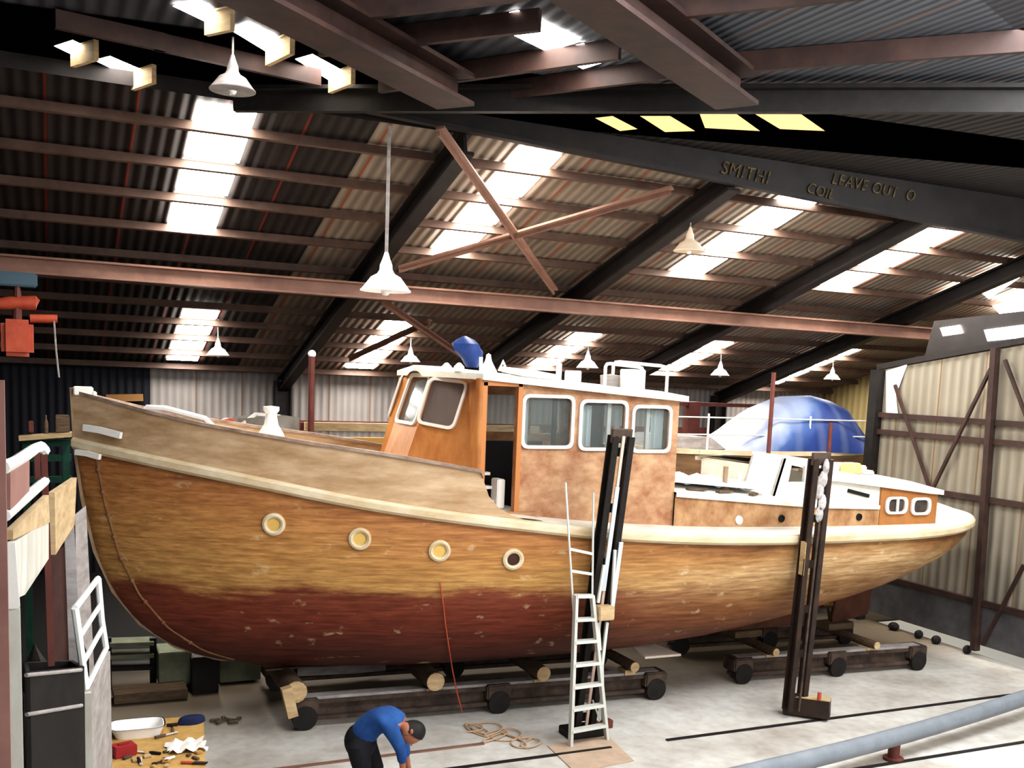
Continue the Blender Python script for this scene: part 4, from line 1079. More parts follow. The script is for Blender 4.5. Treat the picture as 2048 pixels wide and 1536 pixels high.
nb = hc+fd*.102-up_h*.03
fc.add([nb+up_h*.03-rt*.008, nb+up_h*.03+rt*.008, nb-up_h*.015-rt*.016, nb-up_h*.015+rt*.016, nb+fd*.028-up_h*.01], [(0, 1, 4), (1, 3, 4), (3, 2, 4), (2, 0, 4)])
fc.build('nose', M_skin, person, smooth=True)
for s_ in (-1, 1):
    MB().ball(hc+fd*.1+rt*s_*.032+up_h*.0, .011, 8, 6).build('eye', M_stem, person, smooth=True)
    MB().ball(hc-up_h*.015+rt*s_*.086-fd*.012, .03, 10, 8, (.6, .5, 1)).build('ear', M_skin, person, smooth=True)
MB().tube([hc+fd*.084-up_h*.072-rt*.022, hc+fd*.093-up_h*.072, hc+fd*.084-up_h*.072+rt*.022], .006).build('mouth', mat('lips', rgb(150, 76, 66), .5), person)
for a_, t_ in ((ar, tr2), (al, tl2)):
    m = MB(); d = (t_-a_); d.z = 0; d.normalize(); s_ = V((d.y, -d.x, 0))
    rows = []
    for f_, w_, h_ in ((-.09, .03, .06), (-.07, .045, .11), (.02, .045, .12), (.1, .05, .075), (.17, .045, .055), (.21, .02, .04)):
        c = V((a_.x, a_.y, 0))+d*f_
        rows.append([c-s_*w_, c-s_*w_+V((0, 0, h_*.7)), c-s_*w_*.5+V((0, 0, h_)), c+s_*w_*.5+V((0, 0, h_)), c+s_*w_+V((0, 0, h_*.7)), c+s_*w_])
    m.grid(rows, closed=True); m.f.append((0, 1, 2, 3, 4, 5)); k = len(m.v)-6; m.f.append(tuple(k+j for j in range(6)))
    m.build('shoe', M_black, person, smooth=True)

# ------------------------------------------------------------------ work bench bottom left
BZ_ = .8
b1, b2, b3, b4 = P(222, 1446, Z=BZ_), P(407, 1430, Z=BZ_), P(414, 1600, Z=BZ_), P(205, 1620, Z=BZ_)
bench = empty('work_bench', (b1+b3)/2-V((0, 0, BZ_)), 'low plywood work bench cluttered with tools in the bottom left corner', 'bench')
M_ply = mat('yellow_plywood', rgb(206, 164, 84), .7, c2=rgb(166, 116, 54), scale=5)
MB().prism([b4, b3, b2, b1], (0, 0, -.04)).build('bench_top', M_ply, bench)
for p in (b1, b2, b3, b4):
    c = p.lerp((b1+b2+b3+b4)/4, .1); MB().bar((c.x, c.y, 0), (c.x, c.y, BZ_-.04), .07, .07).build('leg', M_timber_dark, bench)
def BP(px, py, z=0): return P(px, py, Z=BZ_+z)
def tub(px, py):
    c = BP(px, py); e = empty('plastic_tub', c, 'white plastic tub holding tools at the back of the work bench', 'tub')
    ax = (b2-b1).normalized(); ay_ = V((-ax.y, ax.x, 0)); m = MB(); rows = []
    for (sx, sy, z) in ((.2, .13, 0), (.24, .16, .1), (.25, .17, .1), (.23, .15, .1), (.19, .12, .012)):
        r = []
        for k in range(20):
            a = 2*math.pi*k/20; ca, sa = math.cos(a), math.sin(a)
            r.append(c+ax*sx*math.copysign(abs(ca)**.45, ca)+ay_*sy*math.copysign(abs(sa)**.45, sa)+V((0, 0, z)))
        rows.append(r)
    m.grid(rows, closed=True); m.f.append(tuple(range(19, -1, -1))); m.f.append(tuple(80+k for k in range(20)))
    m.build('tub_shell', M_white_enamel, e, smooth=True)
    return c, ax, ay_
tc_, tax, tay = tub(275, 1468)
tag(MB().bar(tc_-tax*.15+V((0, 0, .035)), tc_-tax*.02+V((0, 0, .035)), .025, .02).bar(tc_-tax*.02+V((0, 0, .035)), tc_+tax*.1+V((0, 0, .035)), .012, .012).build('screwdriver', M_black), 'black handled screwdriver lying in the white tub', 'screwdriver')
c = BP(247, 1510); tag(MB().box(c+V((0, 0, .05)), (.2, .14, .1), .3).box(c+V((0, 0, .105)), (.1, .03, .02), .3).build('red_tin', mat('red_tin_paint', rgb(168, 38, 40), .45), bevel=.008), 'red tin box on the bench in front of the white tub', 'tin')
c = BP(383, 1446); m = MB(); rows = []
for i in range(6):
    t = i/5; rows.append([c+V((.13*(1-.4*t*t)*math.cos(a)*(1+.2*math.sin(2*a)), .07*(1-.4*t*t)*math.sin(a), .07*math.sin(t*1.57)+.004)) for a in [2*math.pi*k/14 for k in range(14)]])
m.grid(rows, closed=True); m.f.append(tuple(len(m.v)-14+k for k in range(14))); m.f.append(tuple(range(13, -1, -1)))
tag(m.build('cloth_cap', mat('navy_cloth', rgb(24, 34, 74), .85), smooth=True), 'dark navy cloth cap at the far right corner of the bench', 'cap')
c = BP(372, 1496); m = MB()
rows = [[c+V((.21*(i/9-.5)*2*.8+.02*math.sin(k*2.1), .15*(k/7-.5)*2, .03+.025*math.sin(i*1.9+k)*math.cos(k*1.4))) for k in range(8)] for i in range(10)]
m.grid(rows); tag(m.build('paper_rag', M_white, smooth=True), 'crumpled white paper rag on the right of the bench', 'rag')
TL = [(330, 1470, 'chisel', 'long brown handled chisel beside the white tub'), (345, 1458, 'hammer', 'small hammer with a brown handle behind the paper rag'), (300, 1505, 'wood_rasp', 'dark wood rasp lying in front of the tub'), (330, 1520, 'spanner', 'grey steel spanner near the front of the bench'), (280, 1524, 'pliers', 'dark pliers at the front left of the bench'), (385, 1525, 'putty_knife', 'orange handled putty knife at the front right of the bench')]
for i, (px, py, nm, lab) in enumerate(TL):
    c = BP(px, py, .015); a = i*1.1+.4; d = V((math.cos(a), math.sin(a), 0))
    e = empty(nm, c, lab, nm.replace('_', ' '))
    MB().tube([c-d*.1, c-d*.02, c+d*.01], [.014, .016, .01], 8).build('handle', [M_timber_dark, M_timber_dark, M_black, M_alu, M_black, M_orange][i], e, smooth=True)
    h = MB()
    if nm == 'hammer': h.bar(c+d*.01, c+d*.12, .014, .014); s_ = V((-d.y, d.x, 0)); h.bar(c+d*.12-s_*.05, c+d*.12+s_*.05, .025, .025)
    elif nm == 'pliers': s_ = V((-d.y, d.x, 0)); h.bar(c+d*.0, c+d*.06+s_*.008, .012, .012); h.bar(c-d*.1+s_*.03, c+d*.06-s_*.008, .012, .012)
    elif nm == 'spanner': h.bar(c-d*.02, c+d*.1, .018, .008); h.lathe(c+d*.11, [(.012, -.006), (.024, -.006), (.024, .006), (.012, .006), (.012, -.006)], 12)
    else: h.bar(c, c+d*.13, .028 if nm != 'putty_knife' else .045, .006)
    h.build('blade' if nm in ('chisel', 'wood_rasp', 'putty_knife') else 'head', M_steel_dark if i % 2 else M_alu, e)
for i in range(14):
    px, py = random.uniform(240, 400), random.uniform(1500, 1534)
    c = BP(px, py, .012)
    tag(MB().box(c, (random.uniform(.04, .1), random.uniform(.03, .06), .02), random.uniform(0, 3)).build('wood_chip', random.choice([M_timber, M_ply, M_timber_dark]), bevel=.004), 'small wood chip scattered among the tools on the bench', 'wood chip', 'wood chips on the bench')

# ------------------------------------------------------------------ left side: gallery guard, boards, bin
gz = 2.6
M_rose = mat('rose_panel', rgb(160, 112, 100), .7, c2=rgb(136, 88, 80), scale=3)
M_wrail = mat('white_tube', rgb(226, 226, 220), .4)
g0, g1 = P(6, 936, Y=4.6), P(86, 893, Y=6.4)
gal = empty('gallery_guard', V((g1.x, g1.y, 0)), 'tubular white topped guard rail with rose panel at far left', 'guard rail')
def gy(px, py, t): return P(px, py, Y=lerp(4.6, 6.4, t))
MB().tube([gy(4, 936, 0), gy(30, 925, .3), gy(70, 897, .9), gy(82, 893, .97), gy(90, 902, 1.0)], .03, 8).build('top_rail', M_wrail, gal, smooth=True)
MB().tube([gy(8, 1032, 0), gy(90, 962, 1)], .026, 8).build('mid_rail', M_wrail, gal, smooth=True)
MB().bar(gy(88, 900, 1), gy(103, 1330, 1), .035, .05, (0, 1, 0)).bar(gy(74, 905, .93), gy(76, 960, .93), .03, .05, (0, 1, 0)).build('guard_post', M_red_pole, gal)
MB().prism([gy(10, 945, .02), gy(50, 922, .5), gy(50, 985, .5), gy(10, 1020, .02)], (.02, 0, 0)).build('infill_panel', M_rose, gal)
MB().prism([gy(10, 1060, .02), gy(86, 990, .95), gy(88, 1045, .95), gy(10, 1080, .02)], (.03, 0, 0)).build('toe_board', M_timber, gal)
wb = empty('white_side_board', P(40, 1200, Y=5.2), 'angled white painted board hung below the guard rail at far left', 'board')
MB().prism([gy(12, 1085, .02), gy(86, 1040, .95), gy(86, 1118, .95), gy(36, 1190, .3), gy(12, 1200, .02)], (.03, 0, 0)).build('board_face', M_white_board, wb)
MB().bar(gy(14, 1085, .0), gy(24, 1215, .0), .06, .05, (0, 1, 0)).build('board_edge', M_white, wb)
tag(MB().bar(P(-6, 760, Y=4.3), V((P(-4, 1200, Y=4.3).x, 4.3, 0)), .05, .05, (0, 1, 0)).build('scaffold_pole', M_rose), 'red and white upright pole at the left picture edge', 'pole')
# brown sheet, grey board, tan board beyond
def slab(name, pts, ys, m, lab, cat, th=(.04, 0, 0)):
    return tag(MB().prism([P(x, y, Y=yy) for (x, y), yy in zip(pts, ys)], th).build(name, m), lab, cat)
slab('tan_board', [(96, 985), (142, 955), (138, 1050), (98, 1110)], [7.2, 8.4, 8.4, 7.2], M_timber, 'tan board standing on edge right of the guard post', 'board')
slab('grey_plank', [(128, 1045), (148, 1042), (165, 1370), (140, 1372)], [8.6, 8.6, 8.4, 8.4], M_grey_board, 'tall weathered grey plank upright below the boat stem', 'plank', (0, .04, 0))
slab('plywood_sheet', [(150, 1030), (172, 1012), (196, 1490), (160, 1500)], [8.9, 9.2, 9.2, 8.9], M_grey_board, 'grey plywood sheet leaning between grey plank and boat stem', 'plywood', (0, .04, 0))
slab('red_brown_sheet', [(92, 1120), (134, 1090), (142, 1345), (100, 1330)], [8.7, 9.0, 9.0, 8.7], mat('red_brown_board', rgb(92, 58, 50), .8, c2=rgb(64, 40, 36), scale=3), 'red brown sheet standing behind the grey plank', 'sheet', (0, .04, 0))
# white tubular gate with grey lower panel
gt = empty('tubular_gate', P(185, 1500, Y=7.4), 'small white tubular gate frame over a grey lower panel', 'gate')
A0, A1 = P(150, 1217, Y=7.0), P(196, 1157, Y=8.2); B0, B1 = P(172, 1378, Y=7.0), P(212, 1298, Y=8.2)
MB().tube([A0, A1], .022, 8).tube([B0, B1], .02, 8).build('gate_frame', M_wrail, gt, smooth=True)
MB().tube([A0, P(160, 1290, Y=7.0), B0], .024, 8).build('gate_upright', M_wrail, gt, smooth=True)
MB().tube([A1, P(203, 1240, Y=8.2), B1], .024, 8).build('gate_upright', M_wrail, gt, smooth=True)
for t in (.36, .68): MB().tube([A0.lerp(B0, t), A1.lerp(B1, t)], .018, 8).build('gate_bar', M_wrail, gt, smooth=True)
C0, C1 = V((B0.x+.02, B0.y, .0)), V((B1.x+.02, B1.y, 0))
MB().prism([B0-V((0, 0, .02)), B1-V((0, 0, .02)), C1, C0], (.03, .01, 0)).build('gate_panel', M_grey_board, gt)
MB().bar(P(172, 1385, Y=6.95), V((P(182, 1536, Y=6.95).x, 6.95, 0)), .06, .05, (0, 1, 0)).build('gate_post', M_white_board, gt)
# white upright plank and dark bin
slab('white_plank', [(14, 1222), (40, 1220), (52, 1700), (20, 1700)], [5.0, 5.0, 4.9, 4.9], M_white_board, 'tall weathered white plank standing upright at lower left', 'plank', (0, .05, 0))
_o = [o for o in COL.objects if o.name == 'white_plank'][0]
for v in _o.data.vertices:
    if v.co.z < 2.5: v.co.z = 0
bn = empty('scrap_crate', P(105, 1500, Y=7.5), 'dark open scrap crate with thin grey rails at lower left', 'crate')
cw = [P(52, 1345, Y=6.2), P(162, 1335, Y=6.75), P(140, 1322, Y=8.0), P(48, 1326, Y=7.8)]
for i in range(4):
    a, b = cw[i], cw[(i+1) % 4]; MB().prism([a, b, V((b.x, b.y, 0)), V((a.x, a.y, 0))], (.02, .02, 0)).build('crate_side', M_black, bn)
_r0, _r1 = cw[0]+V((0, -.02, 0)), cw[1]+V((0, -.02, 0))
MB().tube([_r0-V((0, 0, .01)), _r1-V((0, 0, .01))], .012).tube([_r0-V((0, 0, .24)), _r1-V((0, 0, .24))], .012).build('crate_rail', M_grey_board, bn)
# junk pile behind the crate
M_junk = mat('grimy_junk', rgb(84, 74, 66), .85, c2=rgb(34, 32, 32), scale=12, bump=.4)
m = MB(); rows = []
for i in range(12):
    rows.append([V((lerp(-.6, .28, k/11), lerp(8.2, 9.4, i/11), 1.15+.35*math.sin(i*.9+1)*math.sin(k*.8)+.2*math.sin(k*2.1+i*1.7)+.5*math.sin(math.pi*i/11))) for k in range(12)])
m.grid(rows); o = m.build('scrap_heap', M_junk); tag(o, 'dark heap of scrap piled behind the crate at left', 'scrap heap', kind='stuff')
MB().grid([[V((lerp(-.6, .28, k/11), 8.2, 0)) for k in range(12)], rows[0]]).build('heap_front', M_junk, o)

# things on the floor behind the bow
def block(name, px0, py0, px1, py1, Y, d, m, lab, cat, bev=.01):
    a, b = P(px0, py1, Y=Y), P(px1, py0, Y=Y); z0 = max(a.z, .0)
    return tag(MB().box(((a.x+b.x)/2, Y+d/2, (z0+b.z)/2), (b.x-a.x, d, max(.05, b.z-z0))).build(name, m, bevel=bev), lab, cat)
tr_b = [(222, 1282, 304, 1345), (315, 1300, 382, 1402), (440, 1312, 520, 1372)]
ca = empty('dark_steel_rack', P(262, 1340, Y=14.0), 'dark steel rack of grey green sheets behind the forefoot', 'rack')
for k in range(3):
    p0, p1 = P(218, 1285+k*24, Y=14.0), P(306, 1282+k*24, Y=14.0)
    MB().bar(p0, p1, .3, .05).build('rack_shelf', M_palegreen if k < 2 else M_black, ca)
MB().bar(P(306, 1275, Y=13.95), V((P(306, 1275, Y=13.95).x, 13.95, 0)), .08, .08).build('rack_post', M_black, ca)
MB().bar(P(216, 1275, Y=13.95), V((P(216, 1275, Y=13.95).x, 13.95, 0)), .08, .08).build('rack_post', M_black, ca)
block('concrete_block', 318, 1302, 384, 1372, 13.6, .5, M_palegreen, 'pale green concrete block on the floor behind the bow', 'block')
block('timber_baulk', 228, 1378, 376, 1410, 13.2, .4, M_timber_dark, 'long brown timber baulk lying left of the trolley', 'timber')
block('concrete_block', 440, 1314, 522, 1366, 13.7, .5, M_palegreen, 'pale green concrete block beside the bow end of the trolley', 'block')
block('timber_stack', 384, 1312, 438, 1412, 13.4, .5, M_black, 'dark timber stack standing between two pale green blocks', 'timber')
pl = P(600, 1345, Y=13.4)
tag(MB().bar(P(590, 1338, Y=13.4), P(765, 1330, Y=13.4), .3, .12).build('pale_plank', M_grey_board), 'pale grey plank seen under the keel between the log ends', 'plank')
p = P(455, 1440, Z=.02)
for i in range(6):
    c = P(430+i*9, 1440+4*math.sin(i*2), Z=.02)
    tag(MB().box(c, (.12, .05, .03), i*.8).build('wood_scrap', M_timber_dark, bevel=.005), 'dark wood scrap on the floor right of the bench', 'wood scrap', 'wood scraps by the bench')

# orange hoist hanging from the tie beam at the left
hz = P(35, 600, Y=15.6)
ho = empty('chain_hoist', hz, 'orange chain hoist hanging from the long beam at far left', 'hoist')
MB().box((hz.x, 15.7, bz[0].z-.02-.12-.125), (.5, .34, .19)).build('beam_trolley', mat('blue_grey_paint', rgb(70, 96, 112), .6), ho, bevel=.02)
MB().tube([(hz.x, 15.6, bz[0].z-.32), (hz.x, 15.6, hz.z)], [.03, .06], 8).build('hook_shank', M_red_pole, ho, smooth=True)
MB().tube([P(-14, 608, Y=15.6), P(20, 606, Y=15.6), P(72, 606, Y=15.6), P(76, 608, Y=15.6)], [.07, .09, .1, .06], 12).build('motor_housing', M_orange, ho, smooth=True)
MB().tube([P(60, 637, Y=15.6), P(115, 638, Y=15.6)], .06, 10).build('cross_arm', M_orange, ho, smooth=True)
MB().tube([P(34, 612, Y=15.6), P(34, 645, Y=15.6)], .06, 10).build('neck', M_red_pole, ho)
c = P(35, 676, Y=15.6); MB().box(c, (.4, .3, .5)).build('gear_case', M_orange, ho, bevel=.06)
MB().tube([P(108, 642, Y=15.55), P(112, 700, Y=15.55), P(118, 755, Y=15.55)], .014, 6).build('chain', M_grey_board, ho)

# green bench with planks and oddments behind the bow
gb = empty('green_trestle', P(110, 960, Y=15.5), 'green steel trestle behind the stem at left', 'trestle')
for py in (885, 915, 958): MB().bar(P(46, py+2, Y=15.5), P(143, py, Y=15.5), .08, .09).build('trestle_bar', M_green, gb)
for px in (52, 132): 
    p = P(px, 885, Y=15.5); MB().bar(p, V((p.x, p.y, 0)), .09, .09).build('leg', M_green, gb)
tag(MB().bar(P(38, 876, Y=15.4), P(146, 868, Y=15.4), .3, .06).build('trestle_plank', M_timber), 'pale plank lying across the green trestle', 'plank')
for i, (px, w, lab) in enumerate(((62, 10, 'red tin standing first on the trestle plank'), (92, 9, 'brown bottle standing mid way on the trestle plank'), (125, 28, 'brown wooden box on the trestle plank next to the stem'))):
    a = P(px-w/2, 872, Y=15.4); b = P(px+w/2, (842, 836, 830)[i], Y=15.4)
    if i == 1:
        r = (b.x-a.x)/2; z0 = P(92, 868, Y=15.4).z; tag(MB().lathe(((a.x+b.x)/2, 15.4, z0+.01), [(r, 0), (r, .14), (r*.4, .2), (r*.4, .25), (0, .25)], 12).build('bottle', M_timber_dark, smooth=True), lab, 'bottle')
    else:
        tag(MB().box(((a.x+b.x)/2, 15.4, (P(px, 868, Y=15.4).z+.02+b.z)/2), (b.x-a.x, .14, b.z-P(px, 868, Y=15.4).z-.02)).build('tin' if i == 0 else 'wooden_box', M_red_pole if i == 0 else M_timber_dark, bevel=.01), lab, 'tin' if i == 0 else 'box')
MB().bar(P(-10, 1000, Y=15.5), P(-5, 1000, Y=15.5), .1, .1)

# red pole with white ball, timbers against the back wall, small white dinghy
rp = P(624, 708, Y=16.0)
po = empty('red_pole', (rp.x, 16, 0), 'slim red steel pole with a white ball on top beyond the foredeck', 'pole')
MB().tube([(rp.x, 16, 0), (rp.x, 16, rp.z)], .05, 10).build('pole_tube', M_red_pole, po, smooth=True)
MB().ball((rp.x, 16, rp.z), .065).build('pole_ball', M_white_enamel, po, smooth=True, label='white ball')
for py, m_, lab in ((853, M_timber, 'wide tan timber rail along the back wall, the upper of two'), (880, mat('ochre_timber', rgb(206, 150, 66), .7), 'ochre yellow timber rail along the back wall, the lower of two')):
    a, b = P(640, py, Y=19.5), P(800, py-2, Y=19.5)
    tag(MB().bar((a.x-.3, 19.5, a.z), (9.5, 19.5, a.z), .1, .16 if py < 870 else .12).build('timber_rail', m_), lab, 'timber')
rk = P(612, 880, Y=19.3)
rck = empty('timber_rack', (rk.x, 19.3, 0), 'red steel rack frame carrying the timber rails', 'rack')
for x in (rk.x, rk.x+2.6, rk.x+5): 
    MB().bar((x, 19.62, 0), (x, 19.62, 3.25), .12, .12).build('rack_upright', M_red_pole, rck)
    for py in (862, 889): MB().bar((x, 19.42, P(640, py-9, Y=19.5).z-(.105 if py == 862 else .085)), (x, 19.6, P(640, py-9, Y=19.5).z-(.105 if py == 862 else .085)), .06, .05).build('rack_arm', M_red_pole, rck)
struct(MB().bar((1.9, YW-.06, 3.1), (XR, YW-.06, 3.1), .1, .14).build('girt', M_red_pole))
struct(MB().bar((1.9, YW-.06, 1.9), (XR, YW-.06, 1.9), .1, .14).build('girt', M_red_pole))
dg = empty('dinghy', P(535, 850, Y=17.5), 'small pale dinghy with a raised foredeck stored behind the foredeck', 'boat')
da, db = P(470, 872, Y=17.5), P(598, 872, Y=17.5); rows = []
for i in range(11):
    t = i/10; x = lerp(da.x, db.x, t); w = .45*math.sin(math.pi*min(1, .12+t*.9))**.6; z1 = P(530, 828, Y=17.5).z - .18*(1-t)**2*0 - .12*abs(t-.6)
    rows.append([V((x, 17.5+w*s_, z)) for s_, z in ((-1, z1), (-.85, z1-.25), (0, z1-.45), (.85, z1-.25), (1, z1))])
MB().grid(rows).build('dinghy_hull', mat('pale_grey_gelcoat', rgb(176, 170, 158), .6, c2=rgb(130, 120, 108), scale=3), dg, smooth=True)
MB().bar(P(478, 852, Y=17.2), P(512, 828, Y=17.2), .06, .05).bar(P(512, 828, Y=17.2), P(560, 832, Y=17.2), .06, .05).build('gunwale_strip', M_white, dg)
MB().box(((da.x+db.x)/2, 17.5, rows[0][2].z/2), (.3, .7, rows[0][2].z*.98+.5)).build('dinghy_stand', M_timber_dark, dg)
c = P(456, 848, Y=17.1); MB().ball(c, .13, 12, 8, (1.1, 1, .8)).build('orange_float', M_orange, dg, smooth=True, label='orange float')  # loose orange float, parented to the dinghy
struct(MB().bar(P(212, 796, Y=21.9), P(286, 795, Y=21.9), .1, .14).build('girt', mat('ochre_dull', rgb(150, 104, 52), .8)))  # bundle of ochre planks, set on the wall as a girt

# ------------------------------------------------------------------ second boat under a tarp, behind on the right
b2 = empty('covered_boat', (13, 16.5, 0), 'brown hulled boat under a blue tarpaulin behind the cabin', 'boat')
rows = []
for i in range(15):
    t = i/14; x = lerp(9.6, 16.2, t); w = 1.2*max(.05, 1-(2*t-1)**4)**.7; zd = 3.02+.05*(2*t-1)**2
    rows.append([V((x, 16.9+w*s_*f, zd-h)) for s_, f, h in ((-1, 1, 0), (-1, .98, .5), (-1, .8, 1.2), (0, 0, 1.8), (1, .8, 1.2), (1, .98, .5), (1, 1, 0))])
M_b2 = mat('dull_brown_hull', rgb(150, 112, 72), .6, c2=rgb(110, 76, 46), scale=3, stretch=(.4, 1, 3))
MB().grid(rows).build('hull', M_b2, b2, smooth=True)
MB().grid([[r[0], (r[0]+r[-1])/2+V((0, 0, .03)), r[-1]] for r in rows]).build('deck', mat('tan_deck', rgb(190, 160, 120), .7), b2)
m = MB()
for a, b in zip(rows[:-1], rows[1:]): m.bar(a[0]+V((0, -.02, .0)), b[0]+V((0, -.02, .0)), .08, .09)
m.build('rub_rail', M_rail, b2)
for x in (10.2, 11.2, 13.6, 15.2):
    MB().tube([(x, 15.78, 3.0), (x, 15.78, 3.75)], .022, 6).build('stanchion', M_alu, b2)
for z in (3.36, 3.68): MB().tube([(9.9, 15.78, z), (15.4, 15.78, z)], .014, 6).build('guard_wire', M_alu, b2)
for x, w in ((12.2, 1), (14.9, 1)):
    MB().box((x, 16.9, .75), (.3, 1.6, 1.5)).build('hull_support', M_timber_dark, b2)
MB().prism([(10.3, 16.2, 3.03), (12.0, 16.2, 3.03), (11.6, 16.2, 3.28), (10.6, 16.2, 3.3)], (0, 1.2, 0)).build('low_coaming', M_grey_board, b2, bevel=.03)
# tarpaulin: pale blue on the left face and crown, strong blue on the right
def tarp():
    pxs = [1432, 1470, 1515, 1545, 1580, 1620, 1660, 1690, 1715, 1738]
    top = [905, 882, 836, 806, 792, 791, 802, 818, 858, 895]
    bot = [910, 910, 908, 906, 905, 905, 905, 906, 908, 905]
    rows = []
    Y0 = 15.65
    for i, (px, a, b) in enumerate(zip(pxs, top, bot)):
        pt_, pb_ = P(px, a, Y=16.5), P(px, b, Y=Y0)
        r = []
        for k in range(9):
            t = k/8; p = pb_.lerp(pt_, t); p.y = Y0+.85*t**1.6; p += V((0, -.05*math.sin(i*2.1+k*.7)*math.sin(math.pi*t), 0)); p.z = lerp(pb_.z, pt_.z, math.sin(t*math.pi/2)**.9)
            r.append(p)
        for k in range(7, -1, -1): r.append(V((r[k].x+.1, 2*16.55-r[k].y+.1, r[k].z)))
        rows.append(r)
    return MB().grid(rows)
def tarp_mat():
    m = bpy.data.materials.new('faded_blue_tarp'); m.use_nodes = True; nt = m.node_tree; N = nt.nodes; L = nt.links
    b = N['Principled BSDF']; b.inputs['Roughness'].default_value = .55
    tc = N.new('ShaderNodeTexCoord'); sp = N.new('ShaderNodeSeparateXYZ'); L.new(tc.outputs['Object'], sp.inputs[0])
    nz = N.new('ShaderNodeTexNoise'); nz.inputs['Scale'].default_value = 2; L.new(tc.outputs['Object'], nz.inputs['Vector'])
    ad = N.new('ShaderNodeMath'); ad.operation = 'MULTIPLY_ADD'; ad.inputs[1].default_value = -1.4; L.new(sp.outputs['Z'], ad.inputs[0]); 
    a2 = N.new('ShaderNodeMath'); a2.operation = 'MULTIPLY_ADD'; a2.inputs[1].default_value = 1.2; L.new(sp.outputs['X'], a2.inputs[0]); L.new(nz.outputs['Fac'], a2.inputs[2]); L.new(a2.outputs[0], ad.inputs[2])
    mr = N.new('ShaderNodeMapRange'); mr.inputs[1].default_value = 10.6; mr.inputs[2].default_value = 12.2; L.new(ad.outputs[0], mr.inputs[0])
    rp = N.new('ShaderNodeValToRGB'); cr = rp.color_ramp; cr.elements[0].color = rgb(150, 156, 178); cr.elements[1].color = rgb(14, 48, 126)
    e = cr.elements.new(.45); e.color = rgb(110, 130, 176); e = cr.elements.new(.6); e.color = rgb(52, 84, 150)
    L.new(mr.outputs[0], rp.inputs[0])
    # faded vertical stripes
    ml = N.new('ShaderNodeMath'); ml.operation = 'MULTIPLY'; ml.inputs[1].default_value = 11; L.new(sp.outputs['X'], ml.inputs[0])
    sn = N.new('ShaderNodeMath'); sn.operation = 'SINE'; L.new(ml.outputs[0], sn.inputs[0])
    m2 = N.new('ShaderNodeMapRange'); m2.inputs[1].default_value = .2; m2.inputs[2].default_value = 1; m2.inputs[4].default_value = .35; L.new(sn.outputs[0], m2.inputs[0])
    mx = N.new('ShaderNodeMix'); mx.data_type = 'RGBA'; L.new(m2.outputs[0], mx.inputs[0]); L.new(rp.outputs[0], mx.inputs[6]); mx.inputs[7].default_value = rgb(96, 110, 146)
    L.new(mx.outputs[2], b.inputs['Base Color']); return m
tag(tarp().build('boat_tarpaulin', tarp_mat(), smooth=True), 'big faded blue and white tarpaulin draped over the boat behind', 'tarpaulin')
for px, y0, Y_, lab in ((1548, 745, 15.3, 'tall thin red brown pole in front of the tarpaulin'), (1662, 845, 15.3, 'short red brown pole at the right side of the tarpaulin')):
    p = P(px, y0, Y=Y_); tag(MB().tube([(p.x, Y_, 0), (p.x, Y_, p.z)], .04, 8).build('steel_pole', M_red_pole, smooth=True), lab, 'pole')
rs = P(1440, 812, Y=17.6)
fr2 = empty('steel_gantry', (rs.x, 18.6, 0), 'red steel frame seen between wheelhouse and tarpaulin', 'frame')
MB().bar((rs.x, 18.6, 0), (rs.x, 18.6, rs.z+.05), .3, .2).build('frame_post', M_red_pole, fr2)
MB().bar((rs.x-1.2, 18.6, rs.z), (rs.x+2.2, 18.6, rs.z), .1, .08).build('frame_rail', M_red_pole, fr2)

# ------------------------------------------------------------------ hanging lamps
def make_lamp(m):
    e = bpy.data.objects.new('pendant_lamp', None); COL.objects.link(e)
    MB().lathe((0, 0, 0), [(.29, 0), (.29, .012), (.27, .03), (.2, .12), (.17, .16), (.1, .2), (.075, .24), (.07, .3), (.045, .36), (.02, .44), (0, .45)], 28).build('lamp_shade', m, e, smooth=True)
    MB().lathe((0, 0, .02), [(0, -.07), (.035, -.06), (.055, -.02), (.05, .03), (.03, .07), (.03, .16)], 14).build('bulb', M_white_enamel, e, smooth=True)
    return e
def put_lamp(px, py, y, sc, ztop, m, lab, rod=.014, grp='hanging lamps'):
    e = make_lamp(m); p = P(px, py, Y=y); e.location = p; e.scale = (sc, sc, sc)
    tag(e, lab, 'lamp', grp); bpy.context.view_layer.update()
    MB().tube([(p.x, y, p.z+.43*sc), (p.x, y, ztop)], rod, 6).build('suspension_rod', M_grey_board, e, smooth=True)
    return e
L1 = put_lamp(771, 583, 11.4, 1.0, P(771, 250, Y=11.4).z, M_white_enamel, 'large white enamel pendant lamp on a long rod nearest the wheelhouse', .02)
put_lamp(465, 182, 10.2, .74, ZN, M_grey_board, 'grey dome pendant lamp high at the upper left', .01)
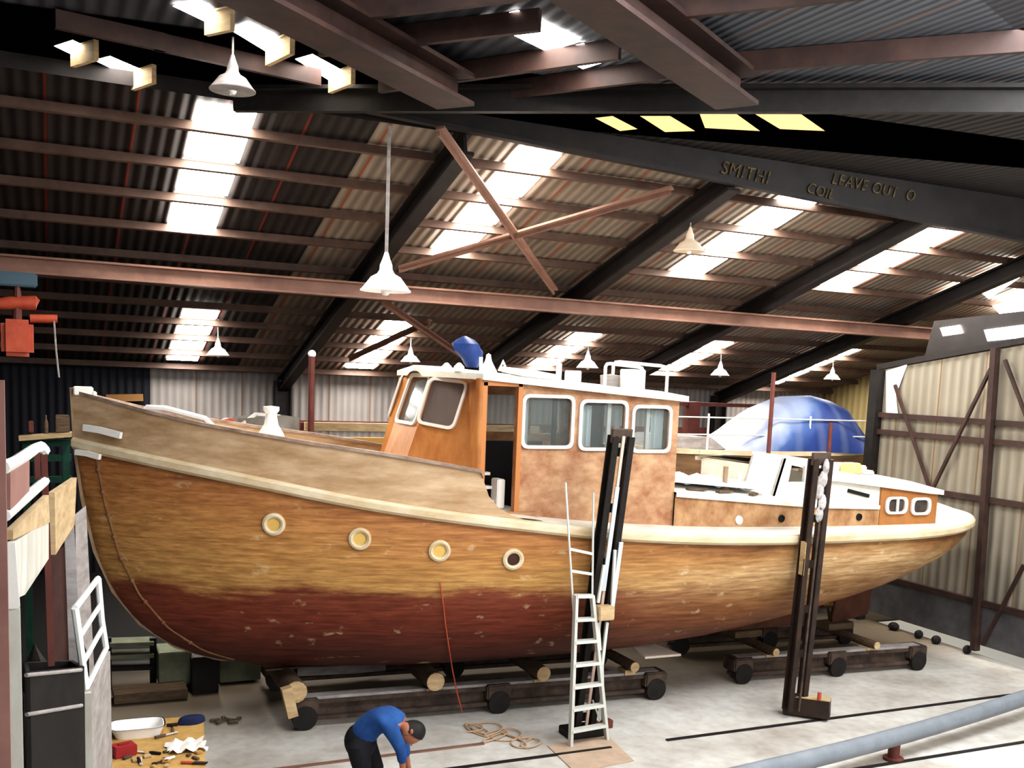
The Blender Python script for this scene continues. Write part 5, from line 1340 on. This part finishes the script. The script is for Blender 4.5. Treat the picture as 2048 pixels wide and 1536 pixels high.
put_lamp(1378, 503, 12.6, .78, roofz(12.6), M_cream_enamel, 'cream pendant lamp left of the third rooflight strip', .01)
put_lamp(1791, 466, 12.9, .92, roofz(12.9), M_white_enamel, 'white pendant lamp beneath the chalk lettered girder at right', .01)
for px, py, s_, lab in ((436, 711, .7, 'small white lamp beside the far left rooflight'), (821, 724, .66, 'small white lamp left of the blue bundle'), (1175, 736, .8, 'small white lamp directly above the wheelhouse roof'), (1440, 751, .72, 'small white lamp just right of the wheelhouse'), (1664, 759, .66, 'small cream lamp above the tarpaulin')):
    put_lamp(px, py, 19.0, s_, roofz(19.0), M_cream_enamel if px == 1664 else M_white_enamel, lab, .01)

# ------------------------------------------------------------------ light
w = bpy.data.worlds.new('world'); scene.world = w; w.use_nodes = True
w.node_tree.nodes['Background'].inputs[0].default_value = (.86, .93, 1, 1); w.node_tree.nodes['Background'].inputs[1].default_value = .7
def area(loc, target, size, sy, power, col=(1, 1, 1)):
    l = bpy.data.lights.new('fill_light', 'AREA'); l.shape = 'RECTANGLE'; l.size = size; l.size_y = sy; l.energy = power; l.color = col
    o = bpy.data.objects.new('fill_light', l); COL.objects.link(o); o.location = loc
    o.rotation_euler = (V(target)-V(loc)).to_track_quat('-Z', 'Y').to_euler(); return o
area((8, -2.5, 5.5), (8, 12, 1.5), 10, 3, 650, (1, .97, .93))  # added lamp behind the camera, for an unseen open front
area((9.5, 6.5, 7.1), (8.6, 8.6, 0), 9, 2.5, 980, (.95, .98, 1))  # added overhead lamp to brighten the floor in front
area((2.5, 6.3, 7.1), (3.4, 8.6, 0), 4, 2.5, 260, (.95, .98, 1))  # second added lamp over the floor, at the left
sun = bpy.data.lights.new('sun', 'SUN'); sun.energy = 4; sun.angle = .02
so = bpy.data.objects.new('sun', sun); COL.objects.link(so); so.rotation_euler = V((-.15, .2, -1)).to_track_quat('-Z', 'Y').to_euler()
scene.view_settings.view_transform = 'Standard'
scene.view_settings.look = 'Medium High Contrast'
scene.view_settings.exposure = 0.08
